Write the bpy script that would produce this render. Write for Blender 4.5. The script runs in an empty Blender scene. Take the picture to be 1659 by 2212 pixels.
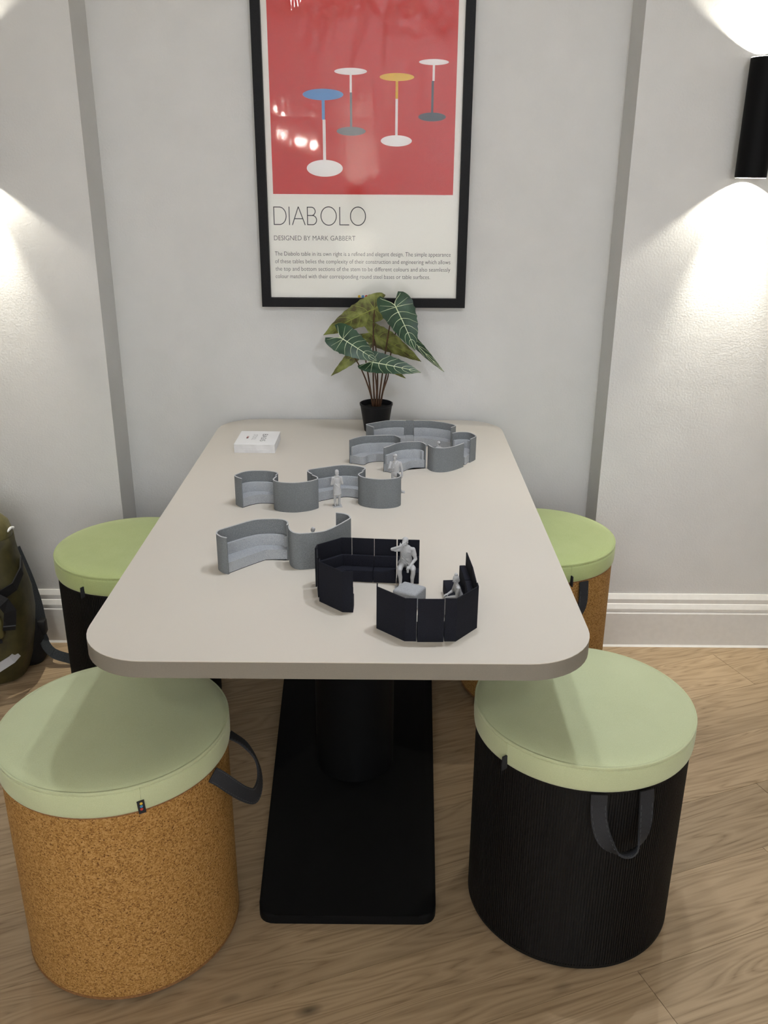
import bpy, bmesh, math, random
from mathutils import Vector, Matrix, noise
random.seed(7)
sc = bpy.context.scene
C = sc.collection
PI = math.pi
V = Vector

# ------------------------------------------------------------------ camera, world, exposure
cam_data = bpy.data.cameras.new('camera')
cam = bpy.data.objects.new('camera', cam_data)
C.objects.link(cam)
sc.camera = cam
cam_data.sensor_fit = 'HORIZONTAL'
cam_data.sensor_width = 36.0
cam_data.lens = 36.0 * 1932.0 / 1659.0
cam_data.clip_start = 0.05
_p, _y, _r = math.radians(21.1), math.radians(-0.14), math.radians(0.36)
_f = V((math.sin(_y)*math.cos(_p), math.cos(_y)*math.cos(_p), -math.sin(_p)))
_r0 = V((math.cos(_y), -math.sin(_y), 0)); _u0 = _r0.cross(_f)
_R = _r0*math.cos(_r) + _u0*math.sin(_r); _U = _R.cross(_f)
cam.matrix_world = Matrix(((_R.x, _U.x, -_f.x, 0), (_R.y, _U.y, -_f.y, 0), (_R.z, _U.z, -_f.z, 1.46), (0, 0, 0, 1)))

world = bpy.data.worlds.new('world'); sc.world = world
world.use_nodes = True
world.node_tree.nodes['Background'].inputs[0].default_value = (0.9, 0.95, 1.0, 1)
world.node_tree.nodes['Background'].inputs[1].default_value = 0.02
sc.view_settings.view_transform = 'Standard'
sc.view_settings.look = 'None'
sc.view_settings.gamma = 1.0
sc.view_settings.use_curve_mapping = False
sc.view_settings.exposure = 0.15
# strengths of the lamps built further down
SCONCE_WIDE, SCONCE_NARROW = 7.5, 42.0
WARM = (1.0, 0.95, 0.82)
NEUTRAL = (0.925, 0.985, 1.09)
# ceiling spotlights: (x, y, aim x, aim y, aim z, watt, cone, place)
SPOTS = [(0.45, 1.72, 0.38, 1.62, 0.72, 38, 84, 'above the right side of the table'),
         (0.10, 1.72, -0.12, 1.65, 0.72, 25, 84, 'above the middle of the table'),
         (0.75, -0.95, 0.05, 2.74, 1.05, 62, 44, 'aimed from the right at the plant and poster'),
         (-0.75, -0.95, -0.05, 2.74, 1.05, 12, 44, 'aimed from the left at the plant and poster'),
         (1.9, -0.9, 1.2, -2.7, 1.0, 400, 120, 'added for bounce fill, towards the right of the opposite wall'),  # this and the next two are unseen, added for bounced fill light
         (-1.9, -0.9, -1.2, -2.7, 1.0, 400, 120, 'added for bounce fill, towards the left of the opposite wall'),
         (0.3, -1.3, 0.2, -2.7, 1.0, 400, 120, 'added for bounce fill, in the middle of the opposite side')]

# ------------------------------------------------------------------ helpers
def new_mat(name, base=(0.5, 0.5, 0.5), rough=0.6, spec=0.5, metal=0.0):
    m = bpy.data.materials.new(name); m.use_nodes = True
    b = m.node_tree.nodes['Principled BSDF']
    b.inputs['Base Color'].default_value = (*base, 1)
    b.inputs['Roughness'].default_value = rough
    b.inputs['Specular IOR Level'].default_value = spec
    b.inputs['Metallic'].default_value = metal
    return m

def N(m, t): return m.node_tree.nodes.new(t)
def L(m, a, b): m.node_tree.links.new(a, b)
def BS(m): return m.node_tree.nodes['Principled BSDF']

def ramp(m, stops):
    r = N(m, 'ShaderNodeValToRGB')
    e = r.color_ramp.elements
    while len(e) < len(stops): e.new(0.5)
    for k, (p, c) in enumerate(stops):
        e[k].position = p; e[k].color = (*c, 1)
    return r

def speckle(name, c1, c2, scale=300, rough=0.85, bump=0.2, dist=0.001, spec=0.2, detail=3, lo=0.35, hi=0.65):
    m = new_mat(name, c1, rough, spec)
    tc = N(m, 'ShaderNodeTexCoord')
    nz = N(m, 'ShaderNodeTexNoise'); nz.inputs['Scale'].default_value = scale; nz.inputs['Detail'].default_value = detail
    L(m, tc.outputs['Object'], nz.inputs['Vector'])
    r = ramp(m, [(lo, c1), (hi, c2)])
    L(m, nz.outputs['Fac'], r.inputs['Fac']); L(m, r.outputs['Color'], BS(m).inputs['Base Color'])
    if bump:
        bp = N(m, 'ShaderNodeBump'); bp.inputs['Strength'].default_value = bump; bp.inputs['Distance'].default_value = dist
        L(m, nz.outputs['Fac'], bp.inputs['Height']); L(m, bp.outputs['Normal'], BS(m).inputs['Normal'])
    return m

def obj(name, bm, mat, parent=None, smooth=False, kind=None):
    me = bpy.data.meshes.new(name)
    if isinstance(bm, bmesh.types.BMesh):
        bmesh.ops.recalc_face_normals(bm, faces=bm.faces)
        bm.to_mesh(me); bm.free()
    else:
        me = bm
    if smooth:
        for p in me.polygons: p.use_smooth = True
        if smooth != 'all': me.set_sharp_from_angle(angle=math.radians(smooth if smooth is not True else 35))
    o = bpy.data.objects.new(name, me)
    if mat and not me.materials: me.materials.append(mat)
    C.objects.link(o)
    if parent: o.parent = parent
    if kind: o['kind'] = kind
    return o

def tag(o, label, cat, group=None):
    o['label'] = label; o['category'] = cat
    if group: o['group'] = group
    return o

def thing(name, label, cat, loc=(0, 0, 0), rz=0.0, group=None):
    o = bpy.data.objects.new(name, None); C.objects.link(o)
    o.empty_display_size = 0.05
    o.location = loc; o.rotation_euler = (0, 0, rz)
    return tag(o, label, cat, group)

def lab(o, label): o['label'] = label; return o

def box(bm, x0, x1, y0, y1, z0, z1, bevel=0.0, seg=2):
    vs = [bm.verts.new((x, y, z)) for x in (x0, x1) for y in (y0, y1) for z in (z0, z1)]
    q = [(0, 1, 3, 2), (4, 6, 7, 5), (0, 4, 5, 1), (2, 3, 7, 6), (0, 2, 6, 4), (1, 5, 7, 3)]
    fs = [bm.faces.new([vs[i] for i in f]) for f in q]
    if bevel:
        es = list({e for f in fs for e in f.edges})
        bmesh.ops.bevel(bm, geom=es, offset=bevel, segments=seg, affect='EDGES', profile=0.5)
    return bm

def prism(bm, pts, z0, z1, bevel=0.0, seg=2):
    lo = [bm.verts.new((x, y, z0)) for x, y in pts]
    hi = [bm.verts.new((x, y, z1)) for x, y in pts]
    n = len(pts)
    fs = [bm.faces.new(hi), bm.faces.new(lo[::-1])]
    for i in range(n):
        fs.append(bm.faces.new((lo[i], lo[(i+1) % n], hi[(i+1) % n], hi[i])))
    if bevel:
        es = [e for e in fs[0].edges]
        bmesh.ops.bevel(bm, geom=es, offset=bevel, segments=seg, affect='EDGES', profile=0.5)
    return bm

def lathe(bm, prof, n=64, cx=0, cy=0, close=False):
    rings = []
    for r, z in prof:
        if r < 1e-6: rings.append([bm.verts.new((cx, cy, z))])
        else: rings.append([bm.verts.new((cx + r*math.cos(2*PI*i/n), cy + r*math.sin(2*PI*i/n), z)) for i in range(n)])
    pairs = list(zip(rings, rings[1:]))
    if close: pairs.append((rings[-1], rings[0]))
    for a, b in pairs:
        for i in range(n):
            j = (i+1) % n
            if len(a) == 1 and len(b) == 1: continue
            if len(a) == 1: bm.faces.new((a[0], b[i], b[j]))
            elif len(b) == 1: bm.faces.new((a[i], a[j], b[0]))
            else: bm.faces.new((a[i], a[j], b[j], b[i]))
    return bm

def tube(bm, pts, rad, n=10):
    pts = [V(p) for p in pts]
    rings = []
    up = V((0, 0, 1))
    for i, p in enumerate(pts):
        d = (pts[min(i+1, len(pts)-1)] - pts[max(i-1, 0)]).normalized()
        a = d.cross(up)
        if a.length < 1e-4: a = d.cross(V((1, 0, 0)))
        a.normalize(); b = d.cross(a)
        r = rad[i] if isinstance(rad, (list, tuple)) else rad
        rings.append([bm.verts.new(p + a*r*math.cos(2*PI*k/n) + b*r*math.sin(2*PI*k/n)) for k in range(n)])
    for a, b in zip(rings, rings[1:]):
        for k in range(n): bm.faces.new((a[k], a[(k+1) % n], b[(k+1) % n], b[k]))
    bm.faces.new(rings[0][::-1]); bm.faces.new(rings[-1])
    return bm

def ribbon(bm, pts, dirs, width, thick):
    """a flat strap along pts; dirs = direction of its width at each point"""
    pts = [V(p) for p in pts]; rows = []
    for i, p in enumerate(pts):
        t = (pts[min(i+1, len(pts)-1)] - pts[max(i-1, 0)]).normalized()
        w = V(dirs[i]); w = (w - t*w.dot(t)).normalized(); nn = t.cross(w).normalized()
        w = w*(width[i] if isinstance(width, (list, tuple)) else width)*0.5; h = nn*thick*0.5
        rows.append([bm.verts.new(p - w - h), bm.verts.new(p + w - h), bm.verts.new(p + w + h), bm.verts.new(p - w + h)])
    for a, b in zip(rows, rows[1:]):
        for k in range(4): bm.faces.new((a[k], a[(k+1) % 4], b[(k+1) % 4], b[k]))
    bm.faces.new(rows[0][::-1]); bm.faces.new(rows[-1])
    return bm

def catmull(pts, k=6):
    P = [V((*p, 0)) if len(p) == 2 else V(p) for p in pts]
    out = []
    for i in range(len(P)-1):
        a = P[i-1] if i else P[0]*2 - P[1]
        b, c = P[i], P[i+1]
        d = P[i+2] if i+2 < len(P) else P[-1]*2 - P[-2]
        for s in range(k):
            t = s/k
            out.append(0.5*((2*b) + (c-a)*t + (2*a-5*b+4*c-d)*t*t + (3*b-a-3*c+d)*t**3))
    out.append(P[-1])
    return out

def offset(path, d):
    """mitred offset of an open plan path; positive d is to the left of travel"""
    P = [V((p[0], p[1])) for p in path]; out = []
    for i, p in enumerate(P):
        ns = []
        if i: t = (P[i]-P[i-1]).normalized(); ns.append(V((-t.y, t.x)))
        if i < len(P)-1: t = (P[i+1]-P[i]).normalized(); ns.append(V((-t.y, t.x)))
        n = sum(ns, V((0, 0))); n.normalize()
        k = max(n.dot(ns[0]), 0.5)
        out.append((p.x + n.x*d/k, p.y + n.y*d/k))
    return out

def band(bm, path, d0, d1, z0, z1, bevel=0.0):
    a = offset(path, d0); b = offset(path, d1)
    rows = []
    for (ax, ay), (bx, by) in zip(a, b):
        rows.append([bm.verts.new((ax, ay, z0)), bm.verts.new((bx, by, z0)), bm.verts.new((bx, by, z1)), bm.verts.new((ax, ay, z1))])
    fs = []
    for r, s in zip(rows, rows[1:]):
        for k in range(4): fs.append(bm.faces.new((r[k], r[(k+1) % 4], s[(k+1) % 4], s[k])))
    fs.append(bm.faces.new(rows[0][::-1])); fs.append(bm.faces.new(rows[-1]))
    if bevel:
        es = set()
        for r, s in zip(rows, rows[1:]):
            for k in (2, 3):
                e = bm.edges.get((r[k], s[k]))
                if e: es.add(e)
        for r in (rows[0], rows[-1]):
            e = bm.edges.get((r[2], r[3]))
            if e: es.add(e)
        bmesh.ops.bevel(bm, geom=list(es), offset=bevel, segments=2, affect='EDGES', profile=0.5)
    return bm

# ------------------------------------------------------------------ materials
def wall_material():
    m = new_mat('wall_paint', (0.70, 0.695, 0.675), 0.75, 0.25)
    tc = N(m, 'ShaderNodeTexCoord')
    a = N(m, 'ShaderNodeTexNoise'); a.inputs['Scale'].default_value = 170; a.inputs['Detail'].default_value = 4
    b = N(m, 'ShaderNodeTexNoise'); b.inputs['Scale'].default_value = 9; b.inputs['Detail'].default_value = 5
    L(m, tc.outputs['Object'], a.inputs['Vector']); L(m, tc.outputs['Object'], b.inputs['Vector'])
    mx = N(m, 'ShaderNodeMath'); mx.operation = 'MULTIPLY_ADD'; mx.inputs[1].default_value = 1.6
    L(m, b.outputs['Fac'], mx.inputs[0]); L(m, a.outputs['Fac'], mx.inputs[2])
    bp = N(m, 'ShaderNodeBump'); bp.inputs['Strength'].default_value = 0.28; bp.inputs['Distance'].default_value = 0.0022
    L(m, mx.outputs[0], bp.inputs['Height']); L(m, bp.outputs['Normal'], BS(m).inputs['Normal'])
    r = ramp(m, [(0.3, (0.635, 0.63, 0.612)), (0.7, (0.67, 0.663, 0.643))])
    L(m, b.outputs['Fac'], r.inputs['Fac']); L(m, r.outputs['Color'], BS(m).inputs['Base Color'])
    return m

def oak_material():
    m = new_mat('oak_plank', (0.4, 0.28, 0.17), 0.48, 0.35)
    tc = N(m, 'ShaderNodeTexCoord'); oi = N(m, 'ShaderNodeObjectInfo')
    sh = N(m, 'ShaderNodeVectorMath'); sh.operation = 'SCALE'; sh.inputs['Scale'].default_value = 37.0
    cx = N(m, 'ShaderNodeCombineXYZ')
    for k in range(3): L(m, oi.outputs['Random'], cx.inputs[k])
    L(m, cx.outputs[0], sh.inputs[0])
    ad = N(m, 'ShaderNodeVectorMath'); ad.operation = 'ADD'
    L(m, tc.outputs['Object'], ad.inputs[0]); L(m, sh.outputs[0], ad.inputs[1])
    mp = N(m, 'ShaderNodeMapping'); mp.inputs['Scale'].default_value = (1.1, 9.0, 1.0)
    L(m, ad.outputs[0], mp.inputs['Vector'])
    # cathedral figure: rings of a distorted noise field
    n1 = N(m, 'ShaderNodeTexNoise'); n1.inputs['Scale'].default_value = 1.3; n1.inputs['Detail'].default_value = 2.5; n1.inputs['Distortion'].default_value = 0.6
    L(m, mp.outputs[0], n1.inputs['Vector'])
    mu = N(m, 'ShaderNodeMath'); mu.operation = 'MULTIPLY'; mu.inputs[1].default_value = 15.0
    fr = N(m, 'ShaderNodeMath'); fr.operation = 'PINGPONG'; fr.inputs[1].default_value = 0.5
    L(m, n1.outputs['Fac'], mu.inputs[0]); L(m, mu.outputs[0], fr.inputs[0])
    # fine fibre
    mp2 = N(m, 'ShaderNodeMapping'); mp2.inputs['Scale'].default_value = (6.0, 150.0, 1.0)
    L(m, ad.outputs[0], mp2.inputs['Vector'])
    n2 = N(m, 'ShaderNodeTexNoise'); n2.inputs['Scale'].default_value = 1.0; n2.inputs['Detail'].default_value = 4
    L(m, mp2.outputs[0], n2.inputs['Vector'])
    mixv = N(m, 'ShaderNodeMath'); mixv.operation = 'MULTIPLY_ADD'; mixv.inputs[1].default_value = 0.75
    L(m, n2.outputs['Fac'], mixv.inputs[0])
    m3 = N(m, 'ShaderNodeMath'); m3.operation = 'MULTIPLY'; m3.inputs[1].default_value = 0.75
    L(m, fr.outputs[0], m3.inputs[0]); L(m, m3.outputs[0], mixv.inputs[2])
    r = ramp(m, [(0.22, (0.235, 0.155, 0.080)), (0.42, (0.365, 0.255, 0.143)), (0.72, (0.45, 0.322, 0.188))])
    L(m, mixv.outputs[0], r.inputs['Fac'])
    # knots
    vo = N(m, 'ShaderNodeTexVoronoi'); vo.inputs['Scale'].default_value = 1.0
    mp3 = N(m, 'ShaderNodeMapping'); mp3.inputs['Scale'].default_value = (2.6, 5.0, 0.0)
    L(m, ad.outputs[0], mp3.inputs['Vector']); L(m, mp3.outputs[0], vo.inputs['Vector'])
    kr = ramp(m, [(0.0, (0.12, 0.12, 0.12)), (0.035, (0.45, 0.45, 0.45)), (0.08, (1, 1, 1))])
    L(m, vo.outputs['Distance'], kr.inputs['Fac'])
    ml = N(m, 'ShaderNodeMix'); ml.data_type = 'RGBA'; ml.blend_type = 'MULTIPLY'; ml.inputs['Factor'].default_value = 0.85
    L(m, r.outputs['Color'], ml.inputs['A']); L(m, kr.outputs['Color'], ml.inputs['B'])
    # plank to plank tone
    hs = N(m, 'ShaderNodeHueSaturation'); hs.inputs['Saturation'].default_value = 0.95
    mr = N(m, 'ShaderNodeMapRange'); mr.inputs['To Min'].default_value = 0.85; mr.inputs['To Max'].default_value = 1.12
    L(m, oi.outputs['Random'], mr.inputs['Value']); L(m, mr.outputs[0], hs.inputs['Value'])
    L(m, ml.outputs['Result'], hs.inputs['Color']); L(m, hs.outputs['Color'], BS(m).inputs['Base Color'])
    bp = N(m, 'ShaderNodeBump'); bp.inputs['Strength'].default_value = 0.15; bp.inputs['Distance'].default_value = 0.0008
    L(m, n2.outputs['Fac'], bp.inputs['Height']); L(m, bp.outputs['Normal'], BS(m).inputs['Normal'])
    return m

M = {}
M['wall'] = wall_material()
M['ceiling'] = new_mat('ceiling_paint', (0.78, 0.775, 0.76), 0.8, 0.2)
M['trim'] = speckle('skirting_paint', (0.70, 0.685, 0.65), (0.73, 0.715, 0.68), 60, 0.42, 0.05, 0.001, 0.4)
M['oak'] = oak_material()
M['subfloor'] = new_mat('subfloor', (0.06, 0.045, 0.03), 0.9)
M['table'] = speckle('table_laminate', (0.61, 0.565, 0.49), (0.625, 0.58, 0.505), 900, 0.42, 0.03, 0.0004, 0.4)
M['table_edge'] = speckle('shaded_table_edge', (0.215, 0.193, 0.160), (0.225, 0.203, 0.168), 500, 0.5, 0.03, 0.0004, 0.3)  # light tabletop edge, darkened: its shade is put into the colour
M['black_steel'] = speckle('black_powder_coat', (0.0032, 0.0033, 0.0036), (0.005, 0.0051, 0.0055), 800, 0.6, 0.08, 0.0003, 0.10)
M['black_plastic'] = speckle('black_plastic', (0.007, 0.007, 0.0078), (0.010, 0.010, 0.011), 300, 0.5, 0.03, 0.0003, 0.2)
M['frame'] = speckle('black_frame', (0.0055, 0.0055, 0.0062), (0.009, 0.009, 0.0103), 400, 0.5, 0.06, 0.0004, 0.14)
M['felt_grey'] = speckle('grey_felt', (0.145, 0.156, 0.162), (0.21, 0.223, 0.23), 650, 0.95, 0.25, 0.0006, 0.15, 4)
M['felt_edge'] = speckle('grey_felt_edge', (0.42, 0.425, 0.425), (0.50, 0.505, 0.505), 500, 0.95, 0.1, 0.0004, 0.15)
M['felt_seat'] = speckle('grey_seat_felt', (0.30, 0.315, 0.33), (0.40, 0.415, 0.43), 650, 0.95, 0.3, 0.0008, 0.15, 4)
M['navy'] = speckle('navy_felt', (0.0062, 0.0068, 0.0105), (0.0115, 0.0125, 0.019), 700, 0.9, 0.25, 0.0005, 0.2, 4)
M['navy_seat'] = speckle('navy_seat_felt', (0.0075, 0.008, 0.0125), (0.015, 0.016, 0.025), 700, 0.9, 0.25, 0.0005, 0.2, 4)
M['plinth'] = new_mat('plinth_black', (0.004, 0.004, 0.005), 0.7)
M['resin'] = speckle('grey_resin', (0.40, 0.40, 0.40), (0.47, 0.47, 0.47), 900, 0.55, 0.1, 0.0002, 0.4)
M['paper'] = new_mat('white_card', (0.82, 0.82, 0.81), 0.6, 0.3)
M['paper_edge'] = speckle('card_edge', (0.70, 0.69, 0.68), (0.80, 0.79, 0.78), 40, 0.8, 0.0)
M['ink'] = new_mat('grey_ink', (0.02, 0.02, 0.022), 0.6)
M['ink_light'] = new_mat('pale_grey_ink', (0.30, 0.30, 0.31), 0.6)
M['ink_body'] = new_mat('text_ink', (0.045, 0.042, 0.04), 0.6)
M['strap'] = speckle('charcoal_webbing', (0.017, 0.018, 0.021), (0.026, 0.027, 0.031), 900, 0.75, 0.2, 0.0004, 0.3)
M['stitch'] = new_mat('grey_thread', (0.09, 0.095, 0.105), 0.8)

def cork_material():
    m = new_mat('cork', (0.35, 0.17, 0.055), 0.8, 0.25)
    tc = N(m, 'ShaderNodeTexCoord')
    v = N(m, 'ShaderNodeTexVoronoi'); v.inputs['Scale'].default_value = 400; v.inputs['Randomness'].default_value = 1
    n = N(m, 'ShaderNodeTexNoise'); n.inputs['Scale'].default_value = 460; n.inputs['Detail'].default_value = 5
    L(m, tc.outputs['Object'], v.inputs['Vector']); L(m, tc.outputs['Object'], n.inputs['Vector'])
    sp = N(m, 'ShaderNodeSeparateColor'); L(m, v.outputs['Color'], sp.inputs[0])
    a = N(m, 'ShaderNodeMath'); a.operation = 'MULTIPLY_ADD'; a.inputs[1].default_value = 0.5
    L(m, sp.outputs[0], a.inputs[0])
    b = N(m, 'ShaderNodeMath'); b.operation = 'MULTIPLY'; b.inputs[1].default_value = 0.75
    L(m, n.outputs['Fac'], b.inputs[0]); L(m, b.outputs[0], a.inputs[2])
    r = ramp(m, [(0.30, (0.10, 0.040, 0.009)), (0.46, (0.29, 0.142, 0.034)), (0.66, (0.39, 0.21, 0.060)), (0.9, (0.50, 0.29, 0.105))])
    L(m, a.outputs[0], r.inputs['Fac']); L(m, r.outputs['Color'], BS(m).inputs['Base Color'])
    bp = N(m, 'ShaderNodeBump'); bp.inputs['Strength'].default_value = 0.35; bp.inputs['Distance'].default_value = 0.0012
    L(m, a.outputs[0], bp.inputs['Height']); L(m, bp.outputs['Normal'], BS(m).inputs['Normal'])
    return m
M['cork'] = cork_material()
M['cork_band'] = speckle('cork_edge_band', (0.20, 0.095, 0.035), (0.27, 0.135, 0.055), 200, 0.7, 0.1)
M['rib'] = speckle('black_ribbed_veneer', (0.0055, 0.005, 0.0046), (0.0098, 0.009, 0.0082), 250, 0.6, 0.08, 0.0003, 0.18)
M['rib_core'] = new_mat('rib_core', (0.002, 0.002, 0.002), 0.8)

def fabric(name, c, c2):
    m = new_mat(name, c, 0.9, 0.15)
    BS(m).inputs['Sheen Weight'].default_value = 0.25
    BS(m).inputs['Sheen Roughness'].default_value = 0.5
    tc = N(m, 'ShaderNodeTexCoord')
    n = N(m, 'ShaderNodeTexNoise'); n.inputs['Scale'].default_value = 620; n.inputs['Detail'].default_value = 2
    n2 = N(m, 'ShaderNodeTexNoise'); n2.inputs['Scale'].default_value = 14; n2.inputs['Detail'].default_value = 3
    L(m, tc.outputs['Object'], n.inputs['Vector']); L(m, tc.outputs['Object'], n2.inputs['Vector'])
    a = N(m, 'ShaderNodeMath'); a.operation = 'MULTIPLY_ADD'; a.inputs[1].default_value = 0.35
    L(m, n2.outputs['Fac'], a.inputs[0])
    b = N(m, 'ShaderNodeMath'); b.operation = 'MULTIPLY'; b.inputs[1].default_value = 0.65
    L(m, n.outputs['Fac'], b.inputs[0]); L(m, b.outputs[0], a.inputs[2])
    r = ramp(m, [(0.3, c), (0.7, c2)])
    L(m, a.outputs[0], r.inputs['Fac']); L(m, r.outputs['Color'], BS(m).inputs['Base Color'])
    bp = N(m, 'ShaderNodeBump'); bp.inputs['Strength'].default_value = 0.3; bp.inputs['Distance'].default_value = 0.0006
    L(m, n.outputs['Fac'], bp.inputs['Height']); L(m, bp.outputs['Normal'], BS(m).inputs['Normal'])
    return m
M['sage'] = fabric('sage_fabric', (0.495, 0.545, 0.32), (0.56, 0.61, 0.375))
M['lime'] = fabric('lime_fabric', (0.40, 0.475, 0.195), (0.475, 0.55, 0.25))

# ------------------------------------------------------------------ the room
def struct(o): o['kind'] = 'structure'; return o
YW, YR = 2.60, 2.74            # outer wall face, back of the recess
RX0, RX1 = -0.822, 0.655       # sides of the recess
ROOM = (-3.2, 3.2, -2.7, YW)
HC = 2.72

bm = bmesh.new()               # back wall with its recess, one shell with thickness
plan = [(-3.2, YW), (RX0, YW), (RX0, YR), (RX1, YR), (RX1, YW), (3.2, YW), (3.2, 2.95), (-3.2, 2.95)]
prism(bm, plan, 0.0, HC)
struct(obj('wall_back', bm, M['wall']))
bm = bmesh.new(); box(bm, -3.35, -3.2, -2.85, 2.95, 0, HC); struct(obj('wall_left', bm, M['wall']))
bm = bmesh.new(); box(bm, 3.2, 3.35, -2.85, 2.95, 0, HC); struct(obj('wall_right', bm, M['wall']))
bm = bmesh.new(); box(bm, -3.2, 3.2, -2.85, -2.7, 0, HC); struct(obj('wall_front', bm, M['wall']))
bm = bmesh.new(); box(bm, -3.35, 3.35, -2.85, 2.95, HC, HC + 0.1); struct(obj('ceiling', bm, M['ceiling']))
bm = bmesh.new(); box(bm, -3.35, 3.35, -2.85, 2.95, -0.1, -0.014)
floor = struct(obj('floor', bm, M['subfloor']))

ang = math.radians(20.6); ca, sa = math.cos(ang), math.sin(ang)
PW, PL = 0.1895, 2.05
rr = random.Random(11)
def add_plank(u0, u1, n0):
    w = PW - 0.0009
    uc, nc = (u0+u1)/2, n0 + PW/2
    cx, cy = uc*ca - nc*sa, uc*sa + nc*ca
    b = bmesh.new()
    hz = -rr.uniform(0, 0.0004)
    box(b, -(u1-u0)/2 + 0.0006, (u1-u0)/2 - 0.0006, -w/2, w/2, -0.014, hz)
    mt = Matrix.Translation((cx, cy, 0)) @ Matrix.Rotation(ang, 4, 'Z')
    inv = mt.inverted()
    for co, no in (((-3.2, 0, 0), (-1, 0, 0)), ((3.2, 0, 0), (1, 0, 0)), ((0, -2.7, 0), (0, -1, 0)), ((0, YW, 0), (0, 1, 0))):
        g = b.verts[:] + b.edges[:] + b.faces[:]
        if not g: break
        r = bmesh.ops.bisect_plane(b, geom=g, plane_co=inv @ V(co), plane_no=(inv.to_3x3() @ V(no)), clear_outer=True)
        ed = [e for e in r['geom_cut'] if isinstance(e, bmesh.types.BMEdge)]
        if ed: bmesh.ops.edgeloop_fill(b, edges=ed)
    if len(b.faces) < 4: b.free(); return
    o = obj('plank', b, M['oak'], floor)
    o.matrix_local = mt
for k in range(-24, 16):
    n0 = 1.2385 + PW*(k)
    off = rr.uniform(0, PL)
    if k == -2: off = 0.925
    if k == 0: off = 1.55
    if k == -1: off = 0.35 - 1.0
    u = off - 4*PL
    while u < 6:
        corners = [(uu*ca - nn*sa, uu*sa + nn*ca) for uu in (u, u+PL) for nn in (n0, n0+PW)]
        xs = [c[0] for c in corners]; ys = [c[1] for c in corners]
        if max(xs) > -3.2 and min(xs) < 3.2 and max(ys) > -2.7 and min(ys) < YW:
            add_plank(u, u+PL, n0)
        u += PL

def baseboard(name, x0, x1):
    prof = [(0, 0.1815), (0.0035, 0.1815), (0.0105, 0.1655), (0.0105, 0.151), (0.0125, 0.1495), (0.0185, 0.1345), (0.0185, 0.1262),
            (0.0165, 0.1262), (0.0165, 0.1245), (0.0205, 0.1185), (0.0205, 0.006), (0.026, 0.0), (0, 0)]
    b = bmesh.new()
    a = [b.verts.new((x0, YW - y, z)) for y, z in prof]; c = [b.verts.new((x1, YW - y, z)) for y, z in prof]
    n = len(prof)
    for i in range(n): b.faces.new((a[i], a[(i+1) % n], c[(i+1) % n], c[i]))
    b.faces.new(a); b.faces.new(c[::-1])
    return struct(obj(name, b, M['trim']))
baseboard('baseboard_left', -3.2, RX0)
baseboard('baseboard_right', RX1, 3.2)

# ------------------------------------------------------------------ lamps
lens_mat = bpy.data.materials.new('lamp_lens'); lens_mat.use_nodes = True
_b = BS(lens_mat); _b.inputs['Emission Color'].default_value = (*WARM, 1); _b.inputs['Emission Strength'].default_value = 40
lens_bright = lens_mat.copy(); lens_bright.name = 'lamp_lens_bright'; BS(lens_bright).inputs['Emission Strength'].default_value = 180
def spot_lamp(name, parent, loc, direction, power, size, blend, radius, color):
    d = bpy.data.lights.new(name, 'SPOT'); d.energy = power; d.spot_size = math.radians(size); d.spot_blend = blend
    d.shadow_soft_size = radius; d.color = color
    o = bpy.data.objects.new(name, d); C.objects.link(o)
    o.parent = parent; o.location = loc
    o.rotation_euler = V(direction).to_track_quat('-Z', 'Y').to_euler()
    return o

def wall_sconce(x, ywall, z0, z1, facing, label, power=1.0):
    """black tube up-and-down light; facing -1: wall is behind it at larger y"""
    r, ri = 0.0405, 0.0365
    cy = facing*(r + 0.008)
    t = thing('wall_sconce', label, 'wall lamp', (x, ywall, 0), 0, None)
    b = bmesh.new()
    prof = [(ri, z0 + 0.001), (r - 0.0015, z0), (r, z0 + 0.0015), (r, z1 - 0.0015), (r - 0.0015, z1), (ri, z1 - 0.001)]
    lathe(b, prof + [(ri, z1 - 0.045), (0, z1 - 0.045), (0, z0 + 0.045), (ri, z0 + 0.045)], 48, 0, cy, close=True)
    obj('tube', b, M['black_steel'], t, smooth=30)
    b = bmesh.new(); box(b, -0.024, 0.024, min(0, facing*0.02), max(0, facing*0.02), z0 + 0.02, z1 - 0.02, 0.002)
    obj('mounting_bracket', b, M['black_steel'], t)
    for zz, s in ((z0, -1), (z1, 1)):
        b = bmesh.new(); zc = zz - s*0.040
        lathe(b, [(0, zc - 0.004), (0.014, zc - 0.004), (0.014, zc + s*0.004), (0, zc + s*0.004)] if s > 0 else [(0, zc + 0.004), (0.014, zc + 0.004), (0.014, zc - 0.004), (0, zc - 0.004)], 24, 0, cy)
        obj('lens', b, lens_mat, t)
        b = bmesh.new(); lathe(b, [(ri - 0.001, zz + s*0.0005), (r - 0.0015, zz + s*0.0005), (r - 0.0015, zz + s*0.002), (ri - 0.001, zz + s*0.002)], 48, 0, cy, close=True)
        lab(obj('rim_ring', b, M['paper'], t, smooth=30), 'white rim ring')
        spot_lamp('lamp_beam', t, (0, cy, zz - s*0.027), (0, 0.0001, s), SCONCE_WIDE*power, 165, 0.2, 0.0035, WARM)
        spot_lamp('lamp_core', t, (0, cy, zz - s*0.027), (0, -facing*0.12, s), SCONCE_NARROW*power, 54, 1.0, 0.006, WARM)
    return t
wall_sconce(0.9655, YW, 1.4385, 1.7265, -1, 'black tube wall lamp shining up and down on the right wall')
wall_sconce(-1.135, YW, 1.4385, 1.7265, -1, 'black tube wall lamp on the wall left of the recess, just out of view', 0.66)
wall_sconce(-0.255, -2.7, 0.985, 1.315, 1, 'black tube wall lamp on the wall opposite the picture', 5.0)

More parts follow.
